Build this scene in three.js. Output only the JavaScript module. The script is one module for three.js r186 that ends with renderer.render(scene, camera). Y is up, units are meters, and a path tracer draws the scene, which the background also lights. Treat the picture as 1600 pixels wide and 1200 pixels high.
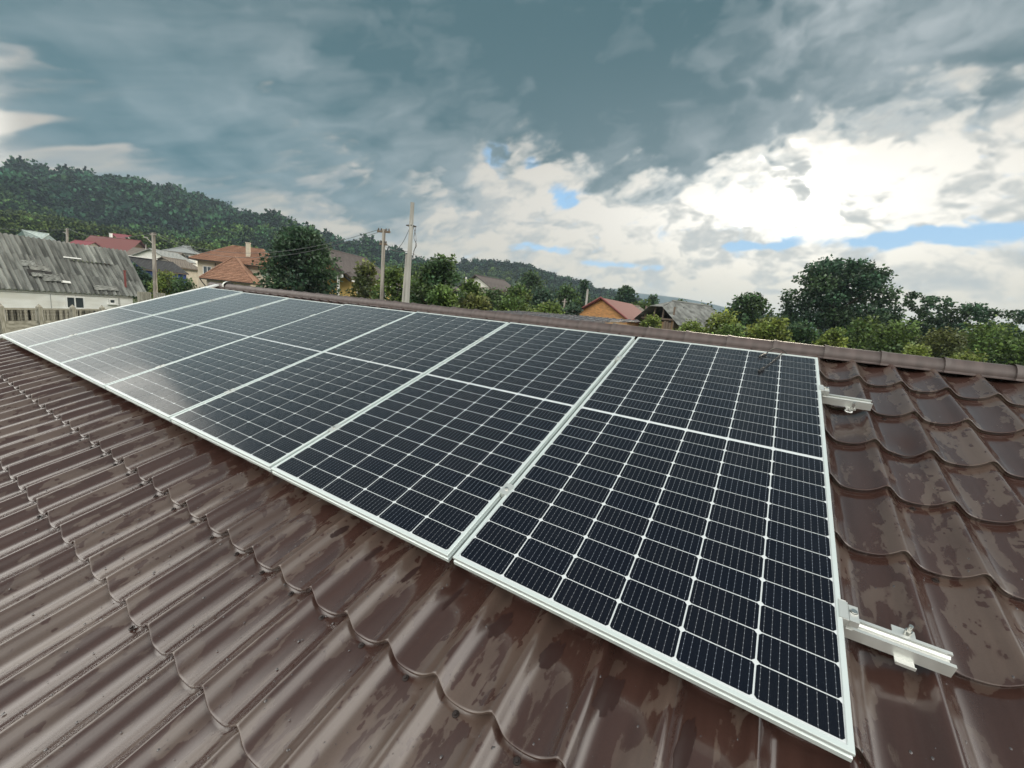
import * as THREE from 'three';
import { mergeGeometries, toCreasedNormals } from 'three/addons/utils/BufferGeometryUtils.js';

// ---------------------------------------------------------------- camera, sky, sun, exposure
const scene = new THREE.Scene();
const FOCAL = 638.7, ROOF_Y = 2.9;                       // focal length in 1600-wide pixels; height of the panels' lower edge
const EYE = new THREE.Vector3(-0.3109, ROOF_Y + 0.8041, 0.9797);
const RIGHT = new THREE.Vector3(0.85153, 0.09860, -0.51495), DOWN = new THREE.Vector3(0.17360, -0.97978, 0.09946), AHEAD = new THREE.Vector3(-0.49473, -0.17409, -0.85143);
const camera = new THREE.PerspectiveCamera(2 * Math.atan(600 / FOCAL) * 180 / Math.PI, 4 / 3, 0.05, 9000);
camera.position.copy(EYE);
camera.quaternion.setFromRotationMatrix(new THREE.Matrix4().makeBasis(RIGHT, DOWN.clone().negate(), AHEAD.clone().negate()));
scene.add(camera);

const renderer = new THREE.WebGLRenderer({ antialias: true });
renderer.toneMapping = THREE.LinearToneMapping;
renderer.toneMappingExposure = 2.0;
renderer.shadowMap.enabled = true;

const sun = new THREE.DirectionalLight(0xfff0d8, 1.5);
sun.position.set(-0.01, 0.30, -0.955).multiplyScalar(200);
sun.castShadow = true;
sun.shadow.radius = 24;
Object.assign(sun.shadow.camera, { left: -60, right: 60, top: 60, bottom: -60, far: 500 });
scene.add(sun, sun.target);

// ---- noise
let seed = 7;
const rnd = () => { seed = (seed + 0x6D2B79F5) | 0; let t = Math.imul(seed ^ (seed >>> 15), 1 | seed); t = (t + Math.imul(t ^ (t >>> 7), 61 | t)) ^ t; return ((t ^ (t >>> 14)) >>> 0) / 4294967296; };
const rr = (a, b) => a + (b - a) * rnd();
const hash = (x, y, s) => { let h = Math.imul(x, 374761393) + Math.imul(y, 668265263) + Math.imul(s, 974634241) | 0; h = Math.imul(h ^ (h >>> 13), 1274126177); return ((h ^ (h >>> 16)) >>> 0) / 4294967296; };
const sm = (t) => t * t * t * (t * (t * 6 - 15) + 10);
function noise(x, y, s = 0, px = 0, py = 0) {              // value noise 0..1; px, py: periods
  let ix = Math.floor(x), iy = Math.floor(y); const fx = sm(x - ix), fy = sm(y - iy);
  let jx = ix + 1, jy = iy + 1;
  if (px) { ix = ((ix % px) + px) % px; jx = ((jx % px) + px) % px; }
  if (py) { iy = ((iy % py) + py) % py; jy = ((jy % py) + py) % py; }
  const a = hash(ix, iy, s), b = hash(jx, iy, s), c = hash(ix, jy, s), d = hash(jx, jy, s);
  return a + (b - a) * fx + (c - a) * fy + (a - b - c + d) * fx * fy;
}
function fbm(x, y, oct, s = 0, px = 0, py = 0) {           // 0..1
  let v = 0, a = 0.5, n = 0;
  for (let i = 0; i < oct; i++) { v += a * noise(x, y, s + i, px, py); n += a; a *= 0.5; x *= 2; y *= 2; px *= 2; py *= 2; }
  return v / n;
}
const clamp = (x, a = 0, b = 1) => Math.min(b, Math.max(a, x));
const step = (a, b, x) => { const t = clamp((x - a) / (b - a)); return t * t * (3 - 2 * t); };
const mix = (a, b, t) => a + (b - a) * t;
const along = (table, x) => {                              // piecewise smooth table of [x, y]
  if (x <= table[0][0]) return table[0][1];
  for (let i = 1; i < table.length; i++) if (x <= table[i][0]) return mix(table[i - 1][1], table[i][1], step(table[i - 1][0], table[i][0], x));
  return table[table.length - 1][1];
};

// ---- sky: a broken layer of sunlit cumulus under a dark storm deck that ends above the horizon
function makeSky() {
  const W = 3072, H = 1536, data = new Float32Array(W * H * 4);
  const edge = [[-180, 8], [-128, 9], [-116, 18], [-102, 34], [-87, 33], [-83.5, 27], [-81.2, 13.5], [-77, 10.5], [-73, 9.5], [-66, 7.6], [-60, 8.6], [-54, 9.6], [-49, 9.6], [-45, 10], [-40, 12.5], [-36, 17.5], [-31, 18.5], [-25, 16.5], [-16, 15.8], [-10, 16.8], [-4, 18.5], [0, 20.2], [8, 21.6], [17, 21.5], [30, 21], [48, 11], [80, 8], [180, 8]];
  const blob = (az, el, a0, e0, sa, se) => Math.exp(-(((az - a0) / sa) ** 2) - ((el - e0) / se) ** 2);
  const R = Math.PI / 180;
  for (let j = 0; j < H; j++) {
    const el = ((j + 0.5) / H - 0.5) * 180;
    if (el < -0.5) { for (let i = 0; i < W; i++) data.set([0.08, 0.08, 0.07, 1], (j * W + i) * 4); continue; }
    const y = Math.sin(el * R), ch = Math.cos(el * R);
    for (let i = 0; i < W; i++) {
      const th = ((i + 0.5) / W - 0.5) * 2 * Math.PI, x = Math.cos(th) * ch, z = Math.sin(th) * ch;
      const az = Math.atan2(x, -z) / R;
      // deck coordinates on a level plane, turned so that u runs along the streets of cloud
      const k = 1 / (y + 0.22), c36 = Math.cos(-36 * R), s36 = Math.sin(-36 * R);
      const u = (x * s36 - z * c36) * k, v = (x * c36 + z * s36) * k;
      // near-horizon coordinates
      const A = x / ch * 9, B = z / ch * 9, E = el * 0.22;
      const q1 = fbm(A * 1.1 + E * .3, B * 1.1 + E * 1.3, 5, 11), q2 = fbm(A * 2.3 + 7 + q1 * 1.2, E * 3.0 + B * 1.3 + q1 * 1.6, 6, 23);
      const puff = 1 - Math.abs(2 * fbm(A * 3.1 + q2, E * 4.3 + B * 2 + q1 * 2, 6, 41) - 1);
      const wisp = fbm(A * 6 + q2 * 3, E * 9 + B * 5 + q1 * 3, 4, 171);
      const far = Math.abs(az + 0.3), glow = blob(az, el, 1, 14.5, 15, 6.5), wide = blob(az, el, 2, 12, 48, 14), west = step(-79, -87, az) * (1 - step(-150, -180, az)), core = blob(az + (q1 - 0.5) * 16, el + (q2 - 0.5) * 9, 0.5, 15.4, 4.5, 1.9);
      // clear air
      let r = mix(0.46, 0.24, step(2, 26, el)), g = mix(0.68, 0.50, step(2, 26, el)), b = mix(0.88, 0.84, step(2, 26, el));
      // bright lower cloud
      let gap = 0;
      gap = Math.max(gap, 1.15 * blob(az, el, 14, 10.9 + (az - 10) * 0.035, 12.5, 0.95));
      gap = Math.max(gap, 0.9 * blob(az, el, -2, 10.3, 4.5, 0.5), 0.95 * blob(az, el, -25.5, 15.0, 2.2, 1.5), 1.1 * blob(az, el, -35.4, 19.2, 1.7, 1.6), 0.85 * blob(az, el, -27, 8.6, 4, 0.7), 0.8 * blob(az, el, -17, 7.3, 6, 0.55), 0.8 * blob(az, el, 18.6, 15.6, 3.2, 0.5), 0.6 * blob(az, el, -30.5, 18.6, 1.3, 1));
      gap = Math.max(gap, 0.9 * step(0.62, 0.72, q1) * step(80, 110, Math.abs(az + 33)));
      const low = 1 - step(0.30, 0.78, gap + (q2 - 0.5) * 1.2 + (puff - 0.7) * 0.2 + (wisp - 0.5) * 0.5);
      const body = fbm(A * 1.7 + q1 * 2.4 + 3, E * 2.1 + B + q2 * 1.1, 5, 131);
      const shade = clamp(1.12 - 1.25 * step(0.34, 0.72, body * 0.75 + q2 * 0.25) * (1 - 0.1 * glow) + (puff - 0.62) * 0.9 + (wisp - 0.5) * 0.5, 0.0, 1.25);
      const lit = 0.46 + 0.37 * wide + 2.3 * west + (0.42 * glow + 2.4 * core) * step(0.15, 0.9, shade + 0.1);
      const warm = 1 - step(2, 14, el) * 0.6;
      const grey = [0.30 + 0.27 * wide, 0.345 + 0.25 * wide, 0.36 + 0.22 * wide], whit = [lit * 1.05, lit * (1.03 - 0.05 * warm), lit * (0.98 - 0.16 * warm)];
      const lr = mix(grey[0], whit[0], clamp(shade)), lg = mix(grey[1], whit[1], clamp(shade)), lb = mix(grey[2], whit[2], clamp(shade));
      r = mix(r, lr, low); g = mix(g, lg, low); b = mix(b, lb, low);
      // haze low down
      const hz = 1 - step(0.5, 7, el); 
      r = mix(r, 0.62 + 0.26 * wide, hz * (0.72 - 0.42 * step(-36, -48, az))); g = mix(g, 0.60 + 0.24 * wide, hz * (0.72 - 0.42 * step(-36, -48, az))); b = mix(b, 0.54 + 0.16 * wide, hz * (0.72 - 0.42 * step(-36, -48, az)));
      // the dark deck
      const w1 = fbm(u * 1.1 + 3, v * 1.5, 5, 61), w2 = fbm(u * 1.7 + w1 * 1.5, v * 2.8 + w1 * 1.8, 5, 71), w3 = fbm(u * 3.6 + w2 * 2.0, v * 6 + w1 * 2, 5, 83);
      const bil = fbm(A * 1.9 + q1 * 2.0 + 9, E * 2.4 + B * 1.2 + q2 * 0.8, 4, 191);
      const over = el - along(edge, az) + (q2 - 0.5) * 8 + (puff - 0.65) * 3.2 + (body - 0.5) * 5 + step(28, 48, far) * ((bil - 0.5) * 15 + (q1 - 0.5) * 11 + (wisp - 0.5) * 5);
      const mask = step(-1.6 - 2.2 * step(28, 50, far), 3.4 + 3.0 * step(25, 60, far), over);
      let dk = clamp((w1 - 0.50) * 0.60 + (w2 - 0.5) * 0.40 + (w3 - 0.5) * 0.18 + (bil - 0.5) * 0.75 + 0.08, -0.05, 1);
      dk += 0.62 * blob(az, el, 6, 30, 13, 5) * (0.05 + 1.9 * bil) + 0.32 * blob(az, el, -41, 13.5, 11, 5) * (0.3 + w2) + 0.20 * blob(az, el, -77, 17, 11, 5) * (w2 + 0.2) + 0.24 * blob(az, el, -72, 26, 10, 3.5) * (w2 + 0.3) + 0.14 * blob(az, el, -58, 18.5 - (az + 58) * 0.25, 15, 2.4) * (w2 + .3);
      dk -= 0.22 * blob(az, el, -27, 30, 15, 9);
      dk = clamp(dk, -0.05, 1);
      const fringe = blob(over, 0, 0.3, 0, 1.9, 1) * (0.10 + 0.80 * Math.exp(-((far / 26) ** 2)) * clamp(1.4 - el / 24, 0, 1));
      const near = Math.exp(-((far / 34) ** 2)) * step(34, 15, el) * 0.10;
      let teal = blob(az, el, -68, 12, 26, 12) * 0.03;
      let dr = 0.090 + 0.30 * dk + fringe * 0.55 + near - teal * 0.6, dg = 0.163 + 0.285 * dk + fringe * 0.52 + near + teal * 0.3, db = 0.190 + 0.28 * dk + fringe * 0.48 + near + teal * 0.7;
      const round = az > 147 ? az - 360 : az, thin = (round < -33 ? step(47, 72, -33 - round) : step(62, 115, round + 33)) * (1 - 0.90 * step(34, 70, el)) * step(15, 27, el), pale = 1.75 + 0.6 * (w2 - 0.5) + 0.4 * (w1 - 0.5);   // the overcast thins overhead and behind
      dr = mix(dr, pale * 1.05, thin); dg = mix(dg, pale * 1.02, thin); db = mix(db, pale * 0.95, thin);
      const o = (j * W + i) * 4;
      const amount = 0.53 + 0.60 * thin * mask; data[o] = mix(r, dr, mask) * amount; data[o + 1] = mix(g, dg, mask) * amount; data[o + 2] = mix(b, db, mask) * amount; data[o + 3] = 1;
    }
  }
  const t = new THREE.DataTexture(data, W, H, THREE.RGBAFormat, THREE.FloatType);
  t.mapping = THREE.EquirectangularReflectionMapping; t.magFilter = THREE.LinearFilter; t.needsUpdate = true;
  return t;
}
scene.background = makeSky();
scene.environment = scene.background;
scene.fog = new THREE.FogExp2(new THREE.Color().setRGB(0.55, 0.70, 0.85), 0.00028);

// ---------------------------------------------------------------- helpers
const EYE_Y = EYE.y;
const at = (u, v, d) => EYE.clone().addScaledVector(AHEAD, d).addScaledVector(RIGHT, d * (u - 800) / FOCAL).addScaledVector(DOWN, d * (v - 600) / FOCAL);   // a bearing and a distance, as a place
const high = (u, v, d) => at(u, v, d).y;
const used = {};
const numbered = (n) => { const k = used[n] = (used[n] ?? -1) + 1; return k ? `${n}_${String(k).padStart(3, '0')}` : n; };
const tag = (o, label, category, group) => { Object.assign(o.userData, { label, category }); if (group) o.userData.group = group; return o; };
function thing(name, label, category, pos = [0, 0, 0], turn = 0, group) {
  const g = new THREE.Group(); g.name = numbered(name); g.position.set(...(pos.isVector3 ? pos.toArray() : pos)); g.rotation.y = turn; scene.add(g);
  return label ? tag(g, label, category, group) : g;
}
function mesh(name, geo, mat, parent = scene) {
  const m = new THREE.Mesh(Array.isArray(geo) ? merge(geo) : geo, mat); m.name = parent === scene ? numbered(name) : name; m.castShadow = m.receiveShadow = true; parent.add(m); return m;
}
const structure = (m) => { m.userData.kind = 'structure'; return m; };
const stuff = (m) => { m.userData.kind = 'stuff'; return m; };
const merge = (list) => mergeGeometries(list.map((g) => { const h = g.index ? g.toNonIndexed() : g.clone(); for (const k of Object.keys(h.attributes)) if (!['position', 'normal', 'uv', 'color'].includes(k)) h.deleteAttribute(k); return h; }));
const box = (w, h, d, x = 0, y = 0, z = 0) => new THREE.BoxGeometry(w, h, d).translate(x, y + h / 2, z);      // y: its underside
function surface(nu, nv, f) {                              // f(s, t) -> [x, y, z, u, v]
  const p = [], uv = [], ix = [];
  for (let j = 0; j <= nv; j++) for (let i = 0; i <= nu; i++) { const a = f(i / nu, j / nv); p.push(a[0], a[1], a[2]); uv.push(a[3] ?? i / nu, a[4] ?? j / nv); }
  for (let j = 0; j < nv; j++) for (let i = 0; i < nu; i++) { const a = j * (nu + 1) + i, b = a + nu + 1; ix.push(a, a + 1, b, b, a + 1, b + 1); }
  const g = new THREE.BufferGeometry(); g.setAttribute('position', new THREE.Float32BufferAttribute(p, 3)); g.setAttribute('uv', new THREE.Float32BufferAttribute(uv, 2)); g.setIndex(ix); g.computeVertexNormals(); return g;
}
function polygons(list) {                                  // list of [[x,y,z]...] flat convex faces
  const p = [], uv = [];
  for (const f of list) for (let i = 1; i < f.length - 1; i++) for (const q of [f[0], f[i], f[i + 1]]) { p.push(...q); uv.push(q[0] + q[2], q[1] + q[2] * 0.3); }
  const g = new THREE.BufferGeometry(); g.setAttribute('position', new THREE.Float32BufferAttribute(p, 3)); g.setAttribute('uv', new THREE.Float32BufferAttribute(uv, 2)); g.computeVertexNormals(); return g;
}
function slab(f, thick) {                                  // a flat polygon given thickness downward along its normal
  const a = new THREE.Vector3(...f[0]), n = new THREE.Vector3(...f[1]).sub(a).cross(new THREE.Vector3(...f[2]).sub(a)).normalize();
  if (n.y < 0) { f = [...f].reverse(); n.negate(); }
  const low = f.map((q) => [q[0] - n.x * thick, q[1] - n.y * thick, q[2] - n.z * thick]);
  return polygons([f, [...low].reverse(), ...f.map((q, i) => { const k = (i + 1) % f.length; return [low[i], low[k], f[k], q]; })]);
}
function tube(points, radius, seg = 24, sides = 6) { return new THREE.TubeGeometry(new THREE.CatmullRomCurve3(points.map((p) => p.isVector3 ? p : new THREE.Vector3(...p))), seg, radius, sides); }
function limb(a, b, r0, r1, sides = 7) { const d = b.clone().sub(a), g = new THREE.CylinderGeometry(r1, r0, d.length(), sides, 1).translate(0, d.length() / 2, 0); g.applyQuaternion(new THREE.Quaternion().setFromUnitVectors(new THREE.Vector3(0, 1, 0), d.clone().normalize())); return g.translate(a.x, a.y, a.z); }
const rgb = (r, g, b) => new THREE.Color().setRGB(r, g, b);
const std = (r, g, b, roughness = 0.8, more = {}) => new THREE.MeshStandardMaterial({ color: rgb(r, g, b), roughness, ...more });
const phys = (r, g, b, roughness, more) => new THREE.MeshPhysicalMaterial({ color: rgb(r, g, b), roughness, ...more });
function paint(n, f, srgb = true) {                        // f(x, y) in 0..1 -> [r, g, b] linear 0..1
  const d = new Uint8Array(n * n * 4), enc = (x) => 255 * (srgb ? (x <= 0.0031308 ? 12.92 * x : 1.055 * Math.pow(x, 1 / 2.4) - 0.055) : x);
  for (let j = 0; j < n; j++) for (let i = 0; i < n; i++) { const c = f(i / n, j / n), o = (j * n + i) * 4; for (let k = 0; k < 3; k++) d[o + k] = clamp(enc(c[k]), 0, 255); d[o + 3] = 255; }
  return finish(d, n, srgb);
}
function finish(d, n, srgb, m = n) {
  const t = new THREE.DataTexture(d, n, m); t.wrapS = t.wrapT = THREE.RepeatWrapping; t.magFilter = THREE.LinearFilter; t.minFilter = THREE.LinearMipmapLinearFilter; if (srgb) t.colorSpace = THREE.SRGBColorSpace; t.needsUpdate = true; return t;
}
function mottled(scale, lo, hi, s = 1, n = 256) { return paint(n, (x, y) => { const t = fbm(x * scale, y * scale, 5, s, scale, scale); const k = clamp((t - 0.25) * 2); return [0, 1, 2].map((c) => mix(lo[c], hi[c], k)); }); }
const withUV = (t, x, y) => { const c = t.clone(); c.repeat.set(x, y); c.needsUpdate = true; return c; };

// ---------------------------------------------------------------- ground
const ground = (x, z) => { const dx = x - EYE.x, dz = z - EYE.z, r = Math.hypot(dx, dz), a = Math.atan2(dx, -dz) * 180 / Math.PI; const side = step(-38, -62, a) * 1; return side * (step(88, 200, r) * 9 + step(170, 360, r) * 14) + 0.15 * (noise(x * .2, z * .2, 5) - .5) * step(10, 20, r); };
const grassTex = paint(512, (x, y) => { const a = fbm(x * 12, y * 12, 5, 3, 12, 12), b = fbm(x * 60, y * 60, 3, 9, 60, 60); const k = clamp(a * 1.5 - 0.3), l = 0.6 + b * 0.8; return [mix(0.055, 0.10, k) * l, mix(0.075, 0.115, k) * l, mix(0.022, 0.045, k) * l]; });
const grassMat = new THREE.MeshStandardMaterial({ map: grassTex, roughness: 1 });
{
  const rings = [0, 6, 14, 22, 30, 40, 52, 66, 82, 100, 125, 155, 190, 240, 320, 450, 700, 1200, 2200, 4200], n = 96;
  structure(mesh('ground', surface(n, rings.length - 1, (s, t) => { const r = rings[Math.round(t * (rings.length - 1))], a = -s * 2 * Math.PI, x = EYE.x + r * Math.cos(a), z = EYE.z + r * Math.sin(a); return [x, ground(x, z) - (r > 1500 ? (r - 1500) * 0.004 : 0), z, x / 6, z / 6]; }), grassMat));
}

// ---------------------------------------------------------------- the tiled metal roof under the camera
const PITCH = 20 * Math.PI / 180, TILT = -Math.PI / 2 + PITCH, SIN = Math.sin(PITCH), COS = Math.cos(PITCH);
const onRoof = (x, y, n) => new THREE.Vector3(x, ROOF_Y + y * SIN + n * COS, -y * COS + n * SIN);     // x along the ridge, y up the slope, n out of the slope
const WAVE = 0.1835, CREST = -1.445, COURSE = 0.339, LIP = -0.611, EAVE = -2.6, RIDGE = 2.46;
// profile of one rib: a tight crest, a quick fall on the right, a wide trough and a slow rise
const RIB = [[0, 1], [0.06, 0.84], [0.147, 0.40], [0.22, 0.14], [0.30, 0.03], [0.40, 0], [0.52, 0.02], [0.64, 0.10], [0.76, 0.27], [0.88, 0.60], [0.96, 0.90], [1, 1]];
const ribs = new Float32Array(257); for (let i = 0; i <= 256; i++) { const p = i / 256; let k = 0; while (k < RIB.length - 2 && RIB[k + 1][0] < p) k++; ribs[i] = mix(RIB[k][1], RIB[k + 1][1], (p - RIB[k][0]) / (RIB[k + 1][0] - RIB[k][0])); }
for (let pass = 0; pass < 3; pass++) { const c = ribs.slice(); for (let i = 0; i <= 256; i++) { let v = 0; for (let j = -8; j <= 8; j++) v += c[((i + j) % 256 + 256) % 256]; ribs[i] = v / 17; } }
const rib = (x) => { let p = (x - CREST) / WAVE; p = (p - Math.floor(p)) * 256; const i = Math.floor(p); return mix(ribs[i], ribs[i + 1] ?? ribs[0], p - i); };
const waveAt = (x) => 0.040 * rib(x);
const dent = (x, y) => -0.016 * Math.exp(-(((x - 0.33) / 0.045) ** 2) - ((y - 1.45) / 0.07) ** 2) - 0.011 * Math.exp(-(((x + 0.86) / 0.05) ** 2) - ((y + 0.50) / 0.06) ** 2);
const roofN = (x, y, lift = 0) => { const t = (y - LIP) / COURSE, u = t - Math.floor(t); return -0.1450 + waveAt(x) + 0.0240 * (1 - u) + lift + dent(x, y) + 0.0012 * (noise(x * 9, y * 7, 3) - 0.5); };
// paint film with dried and still wet patches; one tile of texture covers 22 waves by 12 courses
const TX = 22 * WAVE, TY = 12 * COURSE;
const roofMaps = (() => {
  const n = 2048, col = new Uint8Array(n * n * 4), rough = new Uint8Array(n * n * 4), bump = new Uint8Array(n * n * 4);
  const enc = (x) => 255 * (x <= 0.0031308 ? 12.92 * x : 1.055 * Math.pow(x, 1 / 2.4) - 0.055);
  for (let j = 0; j < n; j++) for (let i = 0; i < n; i++) {
    const x = i / n, y = j / n, ph = (x * 22) % 1, crest = 0.5 + 0.5 * Math.cos((ph - 0.10) * 2 * Math.PI);
    const big = 0.65 * fbm(x * 78, y * 17, 6, 5, 78, 17) + 0.35 * fbm(x * 9, y * 7, 3, 57, 9, 7), fine = fbm(x * 110 + big * 3, y * 60 + big * 3, 4, 31, 110, 60);
    const wetline = 0.47 + 0.26 * (crest - 0.5) + (big - 0.5) * 1.5 + (fine - 0.5) * 0.7;
    const dry = step(0.46, 0.555, wetline);
    const spots = 1 - step(0.24, 0.30, fbm(x * 200, y * 120, 3, 77, 200, 120) + 0.10 * (1 - dry));
    const streak = fbm(x * 160, y * 8, 4, 91, 160, 8), tint = fbm(x * 14, y * 14, 4, 45, 14, 14), grain = hash(i, j, 5);
    let d = dry * (1 - spots);
    d *= 0.55 + 0.45 * step(0.3, 0.6, tint);
    const o = (j * n + i) * 4, sh = 0.86 + 0.22 * (streak - 0.5) + 0.10 * (grain - 0.5) + 0.2 * (tint - 0.5);
    col[o] = enc(mix(0.060, 0.110, d) * sh); col[o + 1] = enc(mix(0.0310, 0.076, d) * sh); col[o + 2] = enc(mix(0.0250, 0.061, d) * sh); col[o + 3] = 255;
    const r = mix(0.23, 0.36, d) + 0.08 * (fine - 0.5) + 0.05 * (streak - .5) + 0.04 * (grain - .5);
    rough[o] = rough[o + 1] = rough[o + 2] = 255 * clamp(r); rough[o + 3] = 255;
    const b = 0.5 + 0.25 * (fine - 0.5) + 0.16 * (1 - d) * (fbm(x * 300, y * 180, 2, 15, 300, 180) - 0.5) + 0.20 * (fbm(x * 44, y * 24, 3, 8, 44, 24) - .5);
    bump[o] = bump[o + 1] = bump[o + 2] = 255 * clamp(b); bump[o + 3] = 255;
  }
  return { map: finish(col, n, true), roughnessMap: finish(rough, n, false), bumpMap: finish(bump, n, false) };
})();
const tileMat = new THREE.MeshPhysicalMaterial({ ...roofMaps, bumpScale: 0.0006, roughness: 1, metalness: 0, specularIntensity: 0.6, ior: 1.5, clearcoat: 0.9, clearcoatRoughness: 0.13 });
const tileBack = new THREE.MeshStandardMaterial({ color: rgb(0.055, 0.042, 0.038), roughness: 0.4 });

const home = thing('tiled_house', 'house under the solar panels with wet brown metal tile roof', 'house');
function roofSheet(x0, x1, y0, y1, perWave, perCourse, lift) {
  const nx = Math.max(2, Math.round((x1 - x0) / WAVE * perWave)), rows = [];
  const k0 = Math.ceil((y0 - LIP) / COURSE - 1e-6), k1 = Math.floor((y1 - LIP) / COURSE + 1e-6);
  const put = (y, off = 0, yn = y) => rows.push([y, off, yn]);
  // one course after another: face, then the rounded lip and the drop onto the course below
  for (let k = k0 - 1; k <= k1; k++) {
    const a = LIP + k * COURSE, lo = Math.max(y0, a), hi = Math.min(y1, a + COURSE);
    if (hi - lo < 1e-4) continue;
    if (lo === a) { put(a + 0.0120, -0.0205, a + 1e-5); put(a + 0.0085, -0.0190, a + 1e-5); put(a + 0.0070, -0.0165, a + 1e-5); put(a + 0.0105, -0.0120, a + 1e-5); put(a + 0.0095, -0.0068, a + 1e-5); put(a + 0.0015, -0.0056, a + 1e-5); put(a, -0.0022, a + 1e-5); put(a + 0.0022, -0.0003, a + 1e-5); put(a + 0.0075, 0.0003); }
    for (let i = lo === a ? 1 : 0; i < perCourse; i++) put(mix(lo, hi, i / perCourse));
    put(mix(lo, hi, 0.97)); put(hi - 1e-4);
  }
  return surface(nx, rows.length - 1, (s, t) => { const [y, off, yn] = rows[Math.round(t * (rows.length - 1))], x = mix(x0, x1, s); const l = lift + (s > 0.999 ? -0.0015 : 0), fr = (yn - LIP) / COURSE, u = fr - Math.floor(fr), dip = 0.021 * (1 - rib(x)), sc = -dip * step(0.35, 0.0, u) - dip * step(0.85, 1.0, u); return [x, y + sc, roofN(x, yn, l) + off, x / TX, y / TY]; });
}
const slope = new THREE.Group(); slope.name = 'roof'; slope.position.set(0, ROOF_Y, 0); slope.rotation.x = TILT; home.add(slope);
const ROOF_L = -7.70, ROOF_R = 3.4, LAP = LIP + COURSE;
for (let x = CREST - 6 * WAVE * 6; x < ROOF_R; x += 6 * WAVE) {
  const a = Math.max(ROOF_L, x), b = Math.min(ROOF_R, x + 6 * WAVE) + 0.016; if (b - a < 0.05) continue;
  const near = a > -4;
  mesh('roof_sheet', roofSheet(a, b, LAP, RIDGE, near ? 22 : 14, near ? 9 : 5, 0.0040), tileMat, slope);
  mesh('roof_sheet', roofSheet(a, b, EAVE, LAP + 0.09, near ? 22 : 14, near ? 9 : 5, 0), tileMat, slope);
}
// screws: a row below the lap, and a few along the courses at the right
const screwGeo = merge([new THREE.CylinderGeometry(0.0085, 0.0095, 0.002, 12).rotateX(Math.PI / 2), new THREE.CylinderGeometry(0.0045, 0.0052, 0.006, 6).rotateX(Math.PI / 2).translate(0, 0, 0.003)]);
const screwMat = std(0.035, 0.026, 0.024, 0.35, { metalness: 0.3 });
for (let k = -34; k < 22; k++) {
  const x = CREST + (k + 0.44) * WAVE; if (x < ROOF_L + .1 || x > ROOF_R - .1) continue;
  const s = mesh('screw', screwGeo, screwMat, slope); s.position.set(x + rr(-.006, .006), LAP - 0.034 + rr(-.004, .004), roofN(x, LAP - 0.034) + 0.002);
  if ((k + 60) % 6 === 3) for (const c of [0, 4, 5, 7]) { const y = LIP + c * COURSE - 0.03, t = mesh('screw', screwGeo, screwMat, slope); t.position.set(x, y, roofN(x, y, 0.004) + 0.002); }
}
// ridge capping: short half-round pieces, each socket overlapping the next
const capMat = new THREE.MeshPhysicalMaterial({ map: paint(512, (x, y) => { const k = 0.78 + 0.5 * (fbm(x * 40, y * 5, 4, 12, 40, 5) - .5) + 0.5 * (fbm(x * 8, y * 8, 4, 22, 8, 8) - .5), w = step(0.55, 0.72, fbm(x * 22, y * 6, 4, 32, 22, 6)) * 0.35; return [mix(0.105, 0.16, w) * k, mix(0.078, 0.135, w) * k, mix(0.072, 0.125, w) * k]; }), roughness: 0.5, bumpMap: roofMaps.bumpMap, bumpScale: 0.0003 });
{
  const len = 0.279, RC = 0.060, prof = []; // across the ridge: angle from the near skirt over the top to the far skirt
  for (let i = 0; i <= 22; i++) { const a = mix(-100, 100, i / 22) * Math.PI / 180; prof.push([Math.sin(a), Math.cos(a)]); }
  const cap = surface(14, 24, (s, t) => {
    const x = s * (len + 0.012), i = Math.round(t * 24), rad = RC + 0.0035 * step(0.10, 0.0, s) + 0.006 * Math.exp(-(((s - 0.035) / 0.035) ** 2)) + 0.003 * (1 - s);
    if (i === 0) return [x, -rad - 0.022, -0.012, x / 1.2, 0]; if (i === 24) return [x, rad + 0.022, -0.012, x / 1.2, 0.3];
    const [sy, cy] = prof[i - 1]; return [x, sy * rad, cy * rad, x / 1.2 + 0.13, i / 24 * 0.3];
  });
  const top = onRoof(0, RIDGE, -0.105);
  for (let i = -1; ROOF_L + i * len < ROOF_R; i++) {
    const m = mesh('ridge_cap', cap, capMat, home); m.position.set(0.058 - 29 * len + (i + 1) * len, EYE_Y - 0.080 + rr(-.0012, .0012), -2.331); m.rotation.set(-Math.PI / 2 + 0.06 + rr(-.01, .01), 0, rr(-.004, .004));
    if (m.position.x < ROOF_L - .35) home.remove(m);
  }
}
// white verge trim and the open end of the ridge
const whiteMetal = std(0.72, 0.73, 0.70, 0.45);
mesh('verge_trim', [box(0.16, 0.02, 7.3, 0, 0, 0).rotateX(Math.PI / 2 + 0).rotateX(0)].map((g) => { g = new THREE.BoxGeometry(0.13, 7.3, 0.018); return g.translate(ROOF_L - 0.05, -1.25, -0.072); }), whiteMetal, slope);
{
  const p = onRoof(0, RIDGE, -0.08), g = surface(16, 14, (s, t) => { const a = mix(-110, 110, s) * Math.PI / 180, r = 0.10 * Math.sqrt(Math.min(1, t * 1.6)); return [-0.16 * t, Math.cos(a) * r * 0.95, Math.sin(a) * r * 1.15]; });
  const m = mesh('ridge_end', g, std(0.70, 0.71, 0.66, 0.5, { side: THREE.DoubleSide }), home); m.position.set(ROOF_L + 0.05, p.y - 0.01, p.z); m.scale.x = -1; m.scale.set(-0.9, 0.7, 0.7);
}
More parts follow.
